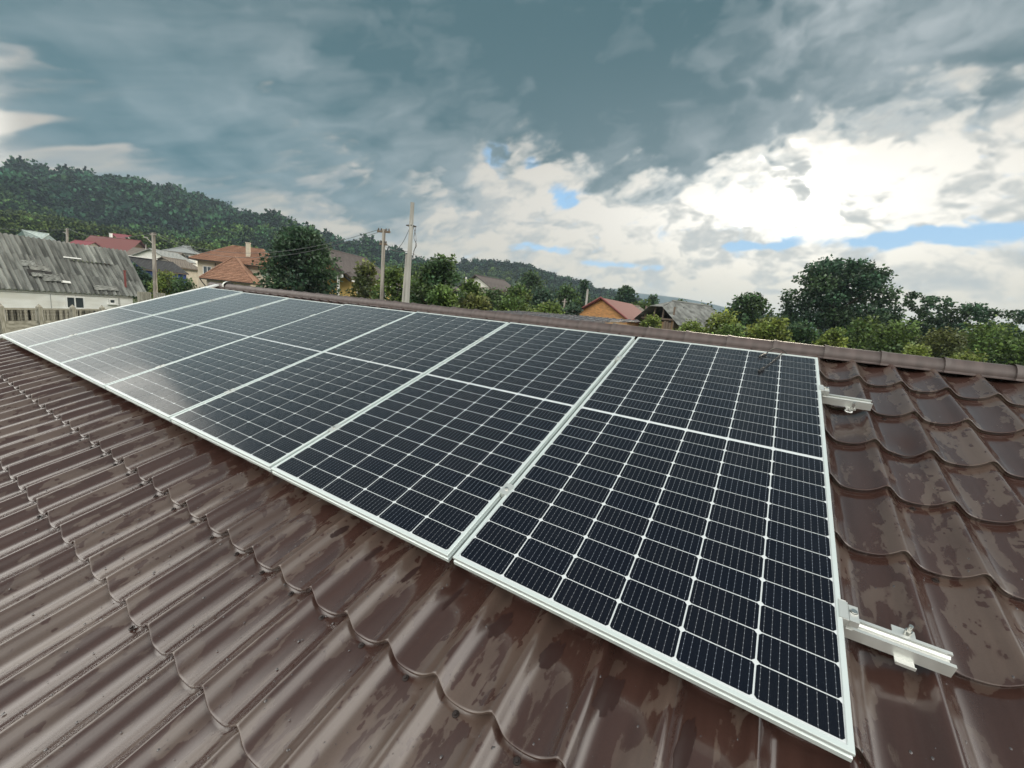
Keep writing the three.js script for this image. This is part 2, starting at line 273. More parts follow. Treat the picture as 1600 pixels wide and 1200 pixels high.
// the far slope, the walls and the gables of the house
{
  const yr = ROOF_Y + RIDGE * SIN - 0.12 * COS, zr = -RIDGE * COS - 0.12 * SIN, ze = -EAVE * COS - 0.12 * SIN, ye = ROOF_Y + EAVE * SIN - 0.12 * COS, zb = 2 * zr - ze;
  const far = mesh('far_slope', surface(120, 12, (s, t) => { const x = mix(ROOF_L, ROOF_R, s), w = waveAt(x); return [x, mix(yr, ye, t) + w * 0.9, mix(zr, zb, t) - w * .3, x / TX, t * 2]; }), tileMat, home); far.material.side = THREE.DoubleSide;
  const wallMat = std(0.55, 0.50, 0.42, 0.9);
  mesh('wall', [new THREE.BoxGeometry(ROOF_R - ROOF_L - 1, ye - 0.05, 0.25).translate((ROOF_L + ROOF_R) / 2, (ye - .05) / 2, ze - 0.6), new THREE.BoxGeometry(ROOF_R - ROOF_L - 1, ye - .05, 0.25).translate((ROOF_L + ROOF_R) / 2, (ye - .05) / 2, zb + 0.6),
    ...[ROOF_L + 0.5, ROOF_R - 0.5].map((x) => { const s = new THREE.Shape([new THREE.Vector2(-ze + .6, 0), new THREE.Vector2(-zb - .6, 0), new THREE.Vector2(-zb - .6, ye - .05 + 0.15), new THREE.Vector2(-zr, yr - .1), new THREE.Vector2(-ze + .6, ye + .1)]); return new THREE.ExtrudeGeometry(s, { depth: 0.24, bevelEnabled: false }).rotateY(Math.PI / 2).translate(x - .12, 0, 0); })].map((g) => { g.deleteAttribute('uv'); return g; }), wallMat, home);
}

// ---------------------------------------------------------------- solar panels
const PW = 1.038, PH = 2.094, GAP = 0.02;
const dropTex = (() => {                                    // rain beads and dust on the glass: height, finely scattered
  const n = 1024, h = new Float32Array(n * n);
  for (let k = 0; k < 5200; k++) {
    const cx = rnd() * n, cy = rnd() * n, r = 1.6 + 3.6 * Math.pow(rnd(), 2.2), R = Math.ceil(r);
    for (let y = -R; y <= R; y++) for (let x = -R; x <= R; x++) { const q = 1 - (x * x + y * y) / (r * r); if (q > 0) { const o = ((Math.floor(cy + y) + n) % n) * n + ((Math.floor(cx + x) + n) % n); h[o] = Math.max(h[o], Math.sqrt(q) * r / 5.2); } }
  }
  const d = new Uint8Array(n * n * 4);
  for (let i = 0; i < n * n; i++) { d[i * 4] = d[i * 4 + 1] = d[i * 4 + 2] = 255 * clamp(h[i]); d[i * 4 + 3] = 255; }
  return finish(d, n, false);
})();
const cellTex = (() => {                                    // nine busbars with solder pads, on one half-cell
  const w = 512, hgt = 256, d = new Uint8Array(w * hgt * 4);
  for (let j = 0; j < hgt; j++) for (let i = 0; i < w; i++) {
    const x = (i + .5) / w * 9, q = Math.abs((x % 1) - 0.5) / 9 * w, pad = Math.abs(((j / hgt * 6) % 1) - 0.5) < 0.10, line = clamp((pad ? 2.6 : 1.55) - q), finger = 0.5 + 0.5 * Math.sin(j / hgt * 46 * 2 * Math.PI), g = hash(i >> 1, j >> 1, 9), o = (j * w + i) * 4;
    const k = line * (pad ? 0.9 : 0.42 + 0.2 * g);
    const c = [mix(0.0012 + 0.001 * finger, 0.30, k), mix(0.0018 + 0.001 * finger, 0.32, k), mix(0.0052 + 0.002 * finger, 0.34, k)];
    for (let m = 0; m < 3; m++) d[o + m] = 255 * Math.pow(c[m], 1 / 2.2); d[o + 3] = 255;
  }
  return finish(d, w, true, hgt);
})();
const filmTex = paint(512, (x, y) => { const k = 0.35 + 0.9 * fbm(x * 12, y * 12, 3, 7, 12, 12) * (0.35 + 1.3 * noise(x * 170, y * 170, 3, 170, 170)); return [k * 0.92, k, k * 0.98]; });   // dried dust and fine rain on the glass, seen at a low angle
const beads = { bumpMap: withUV(dropTex, 1, 1), bumpScale: 0.0010 };
const cellUV = { ...beads };
// the cells lie under glass: a clear coat over dark silicon; uv 0 is metres for the beads, so the busbars keep their own copy of uv through the texture's repeat
const CELL_W = 0.1645, CELL_H = 0.0824, PITCH_X = 0.1687, PITCH_Y = 0.0853;
const film = (x, y) => ({ sheen: 1, sheenRoughness: 0.6, sheenColor: rgb(1.5, 1.55, 1.65), sheenColorMap: withUV(filmTex, x, y) }), cellMats = [[1, 1, 1.04], [0.94, 0.97, 1.06], [1.05, 1.02, 1.02]].map((t) => new THREE.MeshPhysicalMaterial({ map: withUV(cellTex, 1, 1), color: rgb(...t), roughness: 0.09, ior: 1.42, ...film(0.55, 0.275), bumpMap: withUV(dropTex, 0.55, 0.275), bumpScale: 0.00016 }));
const sheetMat = new THREE.MeshPhysicalMaterial({ color: rgb(0.62, 0.65, 0.66), roughness: 0.09, ior: 1.42, ...film(3.3, 6.6), bumpMap: withUV(dropTex, 3.3, 6.6), bumpScale: 0.00016 });
const frameMat = std(0.70, 0.765, 0.75, 0.40, { metalness: 0.35 });
function octagon(w, h, c, top) {                            // half-cell with its corners cut
  const a = [[-w / 2 + c, -h / 2], [w / 2 - c, -h / 2], [w / 2, -h / 2 + c], [w / 2, h / 2 - c], [w / 2 - c, h / 2], [-w / 2 + c, h / 2], [-w / 2, h / 2 - c], [-w / 2, -h / 2 + c]];
  const p = [], uv = []; for (let i = 1; i < a.length - 1; i++) for (const q of [a[0], a[i], a[i + 1]]) { p.push(q[0], q[1], 0); uv.push(q[0] / w + 0.5, q[1] / h + 0.5); }
  const g = new THREE.BufferGeometry(); g.setAttribute('position', new THREE.Float32BufferAttribute(p, 3)); g.setAttribute('uv', new THREE.Float32BufferAttribute(uv, 2)); g.computeVertexNormals(); return g;
}
const cellGeos = [octagon(CELL_W, CELL_H, 0.0070, true), octagon(CELL_W, CELL_H, 0.0055, false)];
// each cell sees its own stretch of the bead pattern
const frameGeo = (() => {                                   // one aluminium profile swept round the rectangle: lip, outer face with a groove, foot
  const prof = [[0.0125, -0.0022], [0.0118, -0.0004], [0.0108, 0], [0.0012, 0], [0, -0.0012], [0, -0.0095], [0.0045, -0.0115], [0.0045, -0.0180], [0, -0.0200], [0, -0.0335], [0.001, -0.035], [0.020, -0.035]];
  const cs = [[0, 0, 1, 1], [PW, 0, -1, 1], [PW, PH, -1, -1], [0, PH, 1, -1]], faces = [];
  for (let k = 0; k < 4; k++) { const a = cs[k], b = cs[(k + 1) % 4]; for (let i = 0; i < prof.length - 1; i++) { const [d, n] = prof[i], [e, m] = prof[i + 1]; faces.push([[a[0] + a[2] * d, a[1] + a[3] * d, n], [a[0] + a[2] * e, a[1] + a[3] * e, m], [b[0] + b[2] * e, b[1] + b[3] * e, m], [b[0] + b[2] * d, b[1] + b[3] * d, n]]); } }
  return polygons(faces);
})();
const panelLabels = [
  'solar panel at the far left end of the row, whitened by sky reflection',
  'second solar panel from the far left gable end, pale grey with reflection',
  'third solar panel from the far left gable end, grey and speckled',
  'middle solar panel of the seven in the row',
  'third solar panel counted from the end with the bare rails',
  'solar panel next to the near end panel, black cells and white grid',
  'nearest solar panel, beside the bare rail ends, with a black cable on it'];
function makePanel() {
  const t = thing('solar_panel');
  mesh('frame', frameGeo, frameMat, t);
  mesh('backsheet', surface(1, 1, (s, v) => [0.006 + s * (PW - 0.012), 0.006 + v * (PH - 0.012), -0.0030]), sheetMat, t);
  mesh('added_shade_sheet', new THREE.BoxGeometry(PW - 0.016, PH - 0.016, 0.002).translate(PW / 2, PH / 2, -0.0065), std(0.035, 0.035, 0.038, 0.7), t);  // dark sheet added behind the white backsheet to deepen shade under the panel
  for (let half = 0; half < 2; half++) for (let r = 0; r < 12; r++) for (let c = 0; c < 6; c++) {
    const m = mesh('solar_cell', cellGeos[r % 2 ? 0 : 1], cellMats[Math.floor(rnd() * 2.999)], t);
    m.position.set(PW / 2 + (c - 2.5) * PITCH_X, PH / 2 + (half ? 1 : -1) * 0.009 + (half ? 1 : -1) * (PITCH_Y * 11.5 + CELL_H / 2 + 0.001) + (r - (half ? 11 : 0)) * PITCH_Y - (half ? 0 : 0) - (half ? 0 : 0), -0.0022);
    if (half) m.position.y = PH / 2 + 0.0085 + CELL_H / 2 + r * PITCH_Y; else m.position.y = PH / 2 - 0.0085 - CELL_H / 2 - (11 - r) * PITCH_Y;
  }
  return t;
}
const firstPanel = makePanel(), drops = [0.010, 0.019, 0.023, 0.012, 0.004, 0, 0];
for (let i = 0; i < 7; i++) {
  let p = firstPanel;
  if (i) { p = firstPanel.clone(); p.name = numbered('solar_panel'); scene.add(p); }
  tag(p, panelLabels[i], 'solar panel', 'solar panels in a row on the brown roof');
  p.position.copy(onRoof(-(6 - i) * (PW + GAP) - PW, i === 5 ? -0.004 : 0, 0)); p.rotation.x = TILT - drops[i] / PH;
}
// ---- rails, clamps and brackets
const railMat = std(0.72, 0.73, 0.70, 0.34, { metalness: 0.6 });
const railShape = new THREE.Shape([[-0.021, -0.0385], [0.021, -0.0385], [0.021, 0], [0.0125, 0], [0.0125, -0.004], [0.0165, -0.004], [0.0165, -0.012], [0.011, -0.017], [0.011, -0.024], [-0.011, -0.024], [-0.011, -0.017], [-0.0165, -0.012], [-0.0165, -0.004], [-0.0125, -0.004], [-0.0125, 0], [-0.021, 0]].map((p) => new THREE.Vector2(...p)));
const RAIL_END = [0.226, 0.212];
for (const [k, y, label] of [[0, 0.350, 'lower aluminium mounting rail, end sticking out beside the near panel'], [1, 1.692, 'upper aluminium mounting rail, end sticking out below the ridge']]) {
  const L = 7.52 + RAIL_END[k], r = thing('mounting_rail', label, 'rail', onRoof(0, y, -0.036), 0, 'rails under the solar panels'); r.rotation.x = TILT;
  mesh('rail_profile', new THREE.ExtrudeGeometry(railShape, { depth: L, bevelEnabled: false, steps: 1 }).rotateY(Math.PI / 2).rotateX(Math.PI / 2).translate(RAIL_END[k] - L, 0, 0), railMat, r);
  // hook and plate under the rail with their bolt
  const bx = k ? 0.135 : 0.140, b = thing('rail_bracket', k ? 'small bright bracket foot under the upper rail end' : 'aluminium bracket plate with upright bolt under the lower rail', 'bracket', onRoof(bx, y, -0.0755)); b.rotation.x = TILT;
  mesh('plate', [new THREE.BoxGeometry(0.038, k ? 0.065 : 0.080, 0.003).translate(0, k ? -.008 : 0, 0), new THREE.BoxGeometry(0.038, 0.003, 0.010).translate(0, k ? -.040 : -0.040, 0.004), ...(k ? [] : [new THREE.BoxGeometry(0.046, 0.030, 0.003).translate(0, 0.034, 0.029), new THREE.BoxGeometry(0.046, 0.003, 0.03).translate(0, 0.0225, 0.014)])], railMat, b);
  const by = k ? -0.038 : 0.034;
  mesh('bolt', [new THREE.CylinderGeometry(0.0048, 0.0048, 0.062, 10).rotateX(Math.PI / 2).translate(0.006, by, k ? 0.010 : 0.034), new THREE.CylinderGeometry(0.0075, 0.0075, 0.014, 12).rotateX(Math.PI / 2).translate(0.006, by, k ? 0.03 : 0.040), new THREE.CylinderGeometry(0.0078, 0.0078, 0.007, 6).rotateX(Math.PI / 2).translate(0.002, by, 0.006), new THREE.CylinderGeometry(0.0105, 0.0105, 0.0016, 16).rotateX(Math.PI / 2).translate(0.002, by, 0.0023)], std(0.55, 0.55, 0.52, 0.25, { metalness: 0.9 }), b);
  if (k) mesh('washer', new THREE.TorusGeometry(0.013, 0.0045, 8, 18).translate(-0.008, -0.050, -0.004), std(0.7, 0.7, 0.68, 0.2, { metalness: 0.8 }), b);
  // end clamp
  const e = thing('end_clamp', k ? 'end clamp holding the near panel at the upper rail' : 'end clamp with a bolt holding the near panel at the lower rail', 'clamp', onRoof(0, y, 0)); e.rotation.x = TILT;
  const zs = new THREE.Shape([[-0.007, 0.0005], [0.013, 0.0005], [0.013, -0.0315], [0.026, -0.0315], [0.026, -0.0345], [0.010, -0.0345], [0.010, 0.0035], [-0.007, 0.0035]].map((p) => new THREE.Vector2(...p)));
  mesh('bracket', new THREE.ExtrudeGeometry(zs, { depth: 0.056, bevelEnabled: true, bevelSize: 0.0006, bevelThickness: 0.0006, bevelSegments: 1 }).rotateX(Math.PI / 2).translate(0, 0.028, 0), railMat, e).scale.set(1, 1, 1);
  mesh('block', new THREE.BoxGeometry(0.020, 0.050, 0.020).translate(0.0255, 0, -0.012), railMat, e);
  mesh('bolt', [new THREE.CylinderGeometry(0.0068, 0.0068, 0.007, 14).rotateX(Math.PI / 2).translate(0.0255, 0.004, 0.0012), new THREE.TorusGeometry(0.0085, 0.0016, 6, 16).translate(0.0255, 0.004, -0.0012)], std(0.6, 0.6, 0.58, 0.25, { metalness: 0.9 }), e);
}
{
  const names = ['the far left and second panels', 'the second and third panels from the gable', 'the third and the middle panels', 'the middle panel and the one nearer', 'the third and second panels from the rail ends', 'the two nearest panels'];
  let first;
  for (let i = 0; i < 6; i++) for (const y of [0.350, 1.692]) {
    let m;
    if (!first) {
      m = first = thing('mid_clamp'); 
      mesh('clamp_plate', [new THREE.BoxGeometry(0.036, 0.060, 0.0025).translate(0, 0, 0.0022), new THREE.BoxGeometry(0.016, 0.060, 0.030).translate(0, 0, -0.0145)], railMat, m);
      mesh('bolt', [new THREE.CylinderGeometry(0.0062, 0.0062, 0.006, 14).rotateX(Math.PI / 2).translate(0, 0, 0.006), new THREE.CylinderGeometry(0.003, 0.003, 0.0065, 6).rotateX(Math.PI / 2).translate(0, 0, 0.0061)], std(0.5, 0.5, 0.48, 0.3, { metalness: 0.9 }), m);
    } else { m = first.clone(); m.name = numbered('mid_clamp'); scene.add(m); }
    tag(m, `${y < 1 ? 'lower' : 'upper'} clamp in the gap between ${names[i]}`, 'clamp', 'clamps between the solar panels');
    m.position.copy(onRoof(-(6 - i) * (PW + GAP) + GAP / 2, y, -(drops[i] + drops[i + 1]) / 2 * y / PH)); m.rotation.x = TILT;
  }
}
// ---- cable with two plugs lying over the top edge of the nearest panel
{
  const c = thing('panel_cable', 'black cable with two plugs over the top of the nearest panel', 'cable', onRoof(0, 0, 0)); c.rotation.x = TILT;
  const rubber = std(0.012, 0.012, 0.013, 0.45);
  mesh('lead', tube([[-0.262, 2.028, 0.006], [-0.245, 2.062, 0.018], [-0.215, 2.088, 0.030], [-0.175, 2.096, 0.020], [-0.14, 2.112, -0.02], [-0.10, 2.13, -0.06]], 0.0032, 30), std(0.05, 0.045, 0.04, 0.5), c);
  mesh('lead', tube([[-0.178, 2.104, -0.03], [-0.176, 2.098, 0.001], [-0.180, 2.072, 0.005], [-0.205, 1.985, 0.0042], [-0.258, 1.83, 0.0042]], 0.0032, 30), rubber, c);
  const plug = (x, y, z, a) => { const g = [new THREE.CylinderGeometry(0.0085, 0.0072, 0.034, 10), new THREE.CylinderGeometry(0.0055, 0.0085, 0.016, 10).translate(0, 0.024, 0), new THREE.CylinderGeometry(0.006, 0.006, 0.02, 8).translate(0, -0.026, 0), new THREE.BoxGeometry(0.020, 0.006, 0.007).translate(0, -0.012, 0)]; const m = mesh('plug', g, rubber, c); m.position.set(x, y, z); m.rotation.z = a; return m; };
  plug(-0.272, 2.010, 0.007, -0.5); plug(-0.268, 1.798, 0.0075, -0.32);
}
// ---- rain drops on the roof sheets and dark wet patches below the panel edge
{
  const g = new THREE.SphereGeometry(1, 7, 5, 0, Math.PI * 2, 0, Math.PI / 2).rotateX(Math.PI / 2), water = new THREE.MeshPhysicalMaterial({ color: rgb(0.06, 0.05, 0.05), roughness: 0.04, specularIntensity: 1, clearcoat: 1 });
  const N = 2600, im = new THREE.InstancedMesh(g, water, N), m = new THREE.Matrix4(), q = new THREE.Quaternion();
  for (let k = 0; k < N; k++) { let x, y; do { x = rr(-3.6, 1.3); y = rr(-1.4, 2.3); } while (x < 0.02 && y > -0.01 ); const r = 0.0012 + 0.0024 * Math.pow(rnd(), 3); const p = onRoof(x, y, roofN(x, y, 0.003)); q.setFromEuler(new THREE.Euler(TILT, 0, 0)); m.compose(p, q, new THREE.Vector3(r, r * rr(1, 1.6), r * 0.55)); im.setMatrixAt(k, m); }
  im.name = 'rain_drops'; stuff(im); im.userData.label = 'small rain drops scattered over the brown roof sheets'; im.castShadow = im.receiveShadow = true; scene.add(im);
}
const wetMat = new THREE.MeshPhysicalMaterial({ color: rgb(0.030, 0.015, 0.013), roughness: 0.42, specularIntensity: 0.5 });
for (const [x, y, w, h, s] of [[-0.832, -0.052, 0.022, 0.055, 1], [-0.655, -0.055, 0.022, 0.050, 2], [-0.480, -0.075, 0.026, 0.060, 3], [-0.292, -0.085, 0.016, 0.075, 4], [-1.02, -0.055, 0.010, 0.050, 5], [-1.21, -0.05, 0.010, 0.045, 6], [-1.40, -0.045, 0.009, 0.045, 7], [-1.60, -0.045, 0.009, 0.04, 8]]) {
  const n = 44, p = [], ix = [], id = new Map();
  const inside = (a, b) => { const r = 1 - (a * a + b * b), k = fbm(a * 2.2 + s * 9, b * 2.2 + s * 5, 3, s); return r * 0.9 + (k - 0.5) * 1.1 > 0.10; };
  const pt = (i, j) => { const key = i * 999 + j; if (!id.has(key)) { const a = i / n * 2 - 1, b = j / n * 2 - 1, xx = x + a * w + b * w * 0.45, yy = y + b * h; p.push(...onRoof(xx, yy, roofN(xx, yy, 0.0052)).toArray()); id.set(key, p.length / 3 - 1); } return id.get(key); };
  for (let i = 0; i < n; i++) for (let j = 0; j < n; j++) if (inside((i + .5) / n * 2 - 1, (j + .5) / n * 2 - 1)) { const a = pt(i, j), b = pt(i + 1, j), c = pt(i, j + 1), d = pt(i + 1, j + 1); ix.push(a, b, c, c, b, d); }
  if (!ix.length) continue;
  const g = new THREE.BufferGeometry(); g.setAttribute('position', new THREE.Float32BufferAttribute(p, 3)); g.setIndex(ix); g.computeVertexNormals();
  Object.assign(stuff(mesh('wet_patch', g, wetMat)).userData, { label: 'dark wet runoff patch on the roof below the panel edge', group: 'runoff patches below the panels' });
}

// ---------------------------------------------------------------- hills and the woods on them
const leafMat = (r, g, b) => phys(r, g, b, 1, { vertexColors: true, side: THREE.DoubleSide, transmission: 0.38, thickness: 0, specularIntensity: 0.25 });
// a crown: leaf sprays spread over many lobes; unit size, base at 0, top at 1, width about 1
function crownGeometry(nLobes, nLeaves, leaf, shape, W = 1, H = 1) {
  const lobes = [];
  const unit = Math.min(W, H) * (shape.lobe ?? 0.15);
  for (let i = 0; i < nLobes; i++) {
    const t = Math.pow((i + rnd()) / nLobes, 0.85), size = unit * rr(0.65, 1.35), y = mix((shape.low ?? 0.12) * H, H - size * 0.6, t), rad = along(shape.profile, t) * 0.5 * W, a = i * 2.4 + rnd(), q = i % 2 ? 1 : Math.sqrt(rnd());
    lobes.push({ x: Math.cos(a) * q * Math.max(0.02, rad - size * 0.75), y, z: Math.sin(a) * q * Math.max(0.02, rad - size * 0.75), s: size, flat: shape.flat ?? 0.78, tone: rr(0.66, 1.36), warm: rr(-0.10, 0.16) });
  }
  const weights = []; let sum = 0; for (const l of lobes) weights.push(sum += l.s * l.s);
  const p = [], n = [], c = [], v = new THREE.Vector3(), w = new THREE.Vector3(), o = new THREE.Vector3();
  for (let k = 0; k < nLeaves; k++) {
    const pick = rnd() * sum, l = lobes[weights.findIndex((x) => x >= pick)];
    o.set(rr(-1, 1), rr(-1, 1), rr(-1, 1)).normalize(); const d = Math.pow(rnd(), 0.36) * (1 + 0.5 * (rnd() - .5));
    const x = l.x + o.x * l.s * d, y = l.y + o.y * l.s * d * l.flat, z = l.z + o.z * l.s * d;
    const len = leaf * rr(0.55, 1.45), wid = len * (shape.slim ?? 0.42);
    v.set(o.x + rr(-1, 1), o.y * 0.5 + rr(-0.9, 0.7), o.z + rr(-1, 1)).normalize(); w.set(rr(-1, 1), rr(-1, 1), rr(-1, 1)).cross(v).normalize();
    const tx = x + v.x * len, ty = y + v.y * len, tz = z + v.z * len, mx = x + v.x * len * 0.45, my = y + v.y * len * 0.45, mz = z + v.z * len * 0.45;
    p.push(x, y, z, mx + w.x * wid, my + w.y * wid, mz + w.z * wid, tx, ty, tz, x, y, z, tx, ty, tz, mx - w.x * wid, my - w.y * wid, mz - w.z * wid);
    const e = new THREE.Vector3(o.x * .8 + rr(-.35, .35), o.y * .8 + 0.35 + rr(-.35, .35), o.z * .8 + rr(-.35, .35)).normalize(), t = l.tone * rr(0.7, 1.3);
    for (let q = 0; q < 6; q++) { n.push(e.x, e.y, e.z); c.push(t * (1 + l.warm), t, t * (1 - l.warm)); }
  }
  const g = new THREE.BufferGeometry(); g.setAttribute('position', new THREE.Float32BufferAttribute(p, 3)); g.setAttribute('normal', new THREE.Float32BufferAttribute(n, 3)); g.setAttribute('color', new THREE.Float32BufferAttribute(c, 3)); return g;
}
const SHAPES = {
  round: { profile: [[0, 0.62], [0.25, 0.95], [0.6, 0.9], [0.85, 0.62], [1, 0.3]], lobe: 0.17, low: 0.22 },
  broad: { profile: [[0, 0.8], [0.25, 1], [0.65, 1], [0.88, 0.84], [1, 0.5]], lobe: 0.125, flat: 0.62, low: 0.16 },
  tall: { profile: [[0, 0.7], [0.3, 0.95], [0.7, 0.75], [1, 0.22]], lobe: 0.17, low: 0.14 },
  spiky: { profile: [[0, 0.8], [0.35, 1], [0.7, 0.85], [1, 0.45]], lobe: 0.16, low: 0.1, slim: 0.3 },
  bush: { profile: [[0, 0.9], [0.4, 1], [0.8, 0.75], [1, 0.45]], lobe: 0.2, low: 0.1 },
  sparse: { profile: [[0, 0.35], [0.4, 0.8], [0.75, 1], [1, 0.7]], lobe: 0.12, flat: 0.6, low: 0.3 },
};
const barkMat = new THREE.MeshStandardMaterial({ map: mottled(8, [0.05, 0.04, 0.03], [0.13, 0.11, 0.085], 3, 128), roughness: 0.95 });
function trunkGeometry(h, w, lo) {
  const list = [], V = (x, y, z) => new THREE.Vector3(x, y, z), r = Math.max(0.07, h * 0.021), top = h * 0.62;
  list.push(limb(V(0, -0.4, 0), V(h * .01, top * .5, h * .008), r, r * 0.78), limb(V(h * .01, top * .5, h * .008), V(-h * .01, top, 0), r * .78, r * 0.4));
  for (let i = 0; i < 6; i++) { const a = i * 2.4 + rnd(), y = mix(0.28, 0.58, i / 6) * h; list.push(limb(V(0, y, 0), V(Math.cos(a) * w * 0.32, y + h * rr(0.14, 0.26), Math.sin(a) * w * 0.32), r * 0.5, r * 0.15, 5)); }
  return merge(list);
}
const greens = { dark: leafMat(0.085, 0.155, 0.060), deep: leafMat(0.066, 0.130, 0.066), mid: leafMat(0.140, 0.225, 0.062), light: leafMat(0.225, 0.305, 0.075), olive: leafMat(0.160, 0.200, 0.070), blue: leafMat(0.066, 0.122, 0.076), lime: leafMat(0.190, 0.245, 0.045) };
function tree(u, vTop, d, wide, kind, green, leaves, leafSize, name, label, category, group) {
  const p = at(u, 480, d), gy = ground(p.x, p.z), h = high(u, vTop, d) - gy, w = wide * d / FOCAL;
  const t = thing(name, label, category, [p.x, gy, p.z], 0, group);
  const sh = SHAPES[kind], g = crownGeometry(kind === 'bush' ? 22 : kind === 'sparse' ? 34 : kind === 'broad' ? 84 : 40, Math.round(leaves * 1.35), leafSize * 0.82, sh, w, h);
  mesh('trunk', trunkGeometry(h, w), barkMat, t);
  mesh('crown', g, greens[green], t);
  return t;
}
// hills
const hillMat = new THREE.MeshStandardMaterial({ map: withUV(mottled(10, [0.024, 0.048, 0.018], [0.055, 0.095, 0.032], 19, 256), 1, 1), roughness: 1 });
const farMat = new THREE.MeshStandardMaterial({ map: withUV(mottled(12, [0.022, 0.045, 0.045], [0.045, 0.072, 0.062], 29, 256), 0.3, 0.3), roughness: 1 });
const woodProto = [0, 1, 2, 3].map((i) => crownGeometry(16, 900, 0.098, SHAPES[i % 2 ? 'tall' : 'round']));
const woodMat = leafMat(1, 1, 1); woodMat.transmission = 0; 
function hill(sky, far, near, depthBack, toe, treeH, label, bare) {
  const du = 12, us = []; for (let u = sky[0][0]; u <= sky[sky.length - 1][0]; u += du) us.push(u);
  const crest = (u) => { let i = 1; while (i < sky.length - 1 && sky[i][0] < u) i++; const [a, b] = [sky[i - 1], sky[i]]; return mix(a[1], b[1], clamp((u - a[0]) / (b[0] - a[0]))); };
  const D = (u) => typeof far === 'function' ? far(u) : far, Nr = (u) => typeof near === 'function' ? near(u) : near;
  const point = (u, s) => {                                  // s: 0 at the foot, 1 on the crest, beyond 1 behind it
    const c = at(u, crest(u), D(u)), f = at(u, toe(u), Nr(u)), q = Math.min(s, 1), k = q * q * (1.6 - 0.6 * q);
    const x = mix(f.x, c.x, q), z = mix(f.z, c.z, q); let y = mix(f.y, c.y - treeH, k);
    y += treeH * 1.2 * (noise(x * .02, z * .02, 31) - 0.5) * Math.sin(Math.PI * q);
    if (s > 1) { const a = at(u, 400, D(u) + depthBack * (s - 1)); return new THREE.Vector3(a.x, y - (s - 1) * (c.y - f.y) * 0.8, a.z); }
    return new THREE.Vector3(x, y, z);
  };
  structure(mesh('hill', surface(us.length - 1, 22, (s, t) => { const u = mix(us[0], us[us.length - 1], s), p = point(u, t * 1.5); return [p.x, p.y, p.z, p.x / 60, p.z / 60]; }), bare ? farMat : hillMat)).userData.label = label;
  return { point, us };
}
const P = (list) => list;
const hillA = hill(P([[-160, 262], [-60, 264], [0, 267], [30, 261], [75, 263], [115, 271], [165, 277], [215, 284], [280, 298], [330, 314], [380, 331], [430, 343], [480, 361], [530, 379], [575, 394], [620, 404], [680, 432]]), (u) => mix(330, 480, clamp(u / 640)), (u) => mix(150, 200, clamp(u / 640)), 160, (u) => mix(380, 447, clamp(u / 640)), 22, 'steep wooded hill filling the left background');
const hillB = hill(P([[500, 392], [560, 386], [580, 389], [610, 399], [650, 412], [700, 432], [760, 456]]), 900, 700, 200, (u) => mix(450, 490, clamp((u - 500) / 260)), 14, 'hazy shoulder of hill behind the two poles');
const hillC = hill(P([[640, 446], [680, 424], [695, 416], [720, 412], [745, 408], [770, 407], [800, 411], [832, 419], [860, 430], [905, 444], [950, 458], [1000, 478], [1040, 500]]), 470, 240, 200, (u) => mix(462, 512, clamp((u - 640) / 400)), 11, 'wooded hill with a pale meadow behind the middle trees');
const hillD = hill(P([[860, 470], [900, 455], [940, 450], [975, 449], [1000, 456], [1040, 460], [1080, 465], [1110, 471], [1150, 481], [1220, 494], [1340, 508], [1500, 535], [1800, 575]]), 1700, 1400, 500, (u) => mix(505, 600, clamp((u - 860) / 940)), 0, 'far blue mountain ridge on the horizon', true);
// the woods, as masses of crowns standing on the hills
function woods(h, list, label) {                             // list: [count, s0, s1, size, color, u0, u1]
  const m = new THREE.Matrix4(), q = new THREE.Quaternion(), e = new THREE.Euler(), col = new THREE.Color();
  const all = woodProto.map(() => []);
  for (const [count, s0, s1, size, c, u0, u1] of list) for (let k = 0; k < count; k++) {
    const u = rr(u0 ?? h.us[0], u1 ?? h.us[h.us.length - 1]), p = h.point(u, rr(s0, s1)), s = size * rr(0.6, 1.45), b = rr(0.62, 1.45), w = rr(-0.12, 0.12);
    e.set(0, rr(0, 6.28), 0); q.setFromEuler(e); m.compose(p.clone().setY(p.y - s * 0.12), q, new THREE.Vector3(s * rr(0.85, 1.15), s * rr(.9, 1.15), s * rr(0.85, 1.15)));
    all[Math.floor(rnd() * 4)].push([m.clone(), col.setRGB(c[0] * b * (1 + w), c[1] * b, c[2] * b * (1 - w)).clone()]);
  }
  all.forEach((a, i) => { const im = new THREE.InstancedMesh(woodProto[i], woodMat, a.length); a.forEach(([mm, cc], k) => { im.setMatrixAt(k, mm); im.setColorAt(k, cc); }); im.name = numbered('woods'); im.userData.label = label; stuff(im); im.castShadow = im.receiveShadow = true; scene.add(im); });
}
woods(hillA, [[1300, 0.55, 1.02, 18, [0.032, 0.086, 0.044]], [420, 0.93, 1.03, 18, [0.032, 0.084, 0.046]], [900, 0.22, 0.55, 10, [0.070, 0.150, 0.046]], [900, 0.0, 0.36, 8, [0.080, 0.150, 0.040]]], 'dense woods and lighter orchards on the left hill');
woods(hillB, [[500, 0.2, 1.04, 15, [0.030, 0.068, 0.042]]], 'distant woods on the hazy hill shoulder');
woods(hillC, [[420, 0.86, 1.04, 12, [0.030, 0.066, 0.036]], [380, 0.3, 0.9, 11, [0.036, 0.080, 0.036], 815, 1040], [420, 0.0, 0.42, 9, [0.066, 0.122, 0.040]], [120, 0.45, 0.9, 8, [0.09, 0.15, 0.045], 640, 830]], 'woods round a meadow on the middle hill');

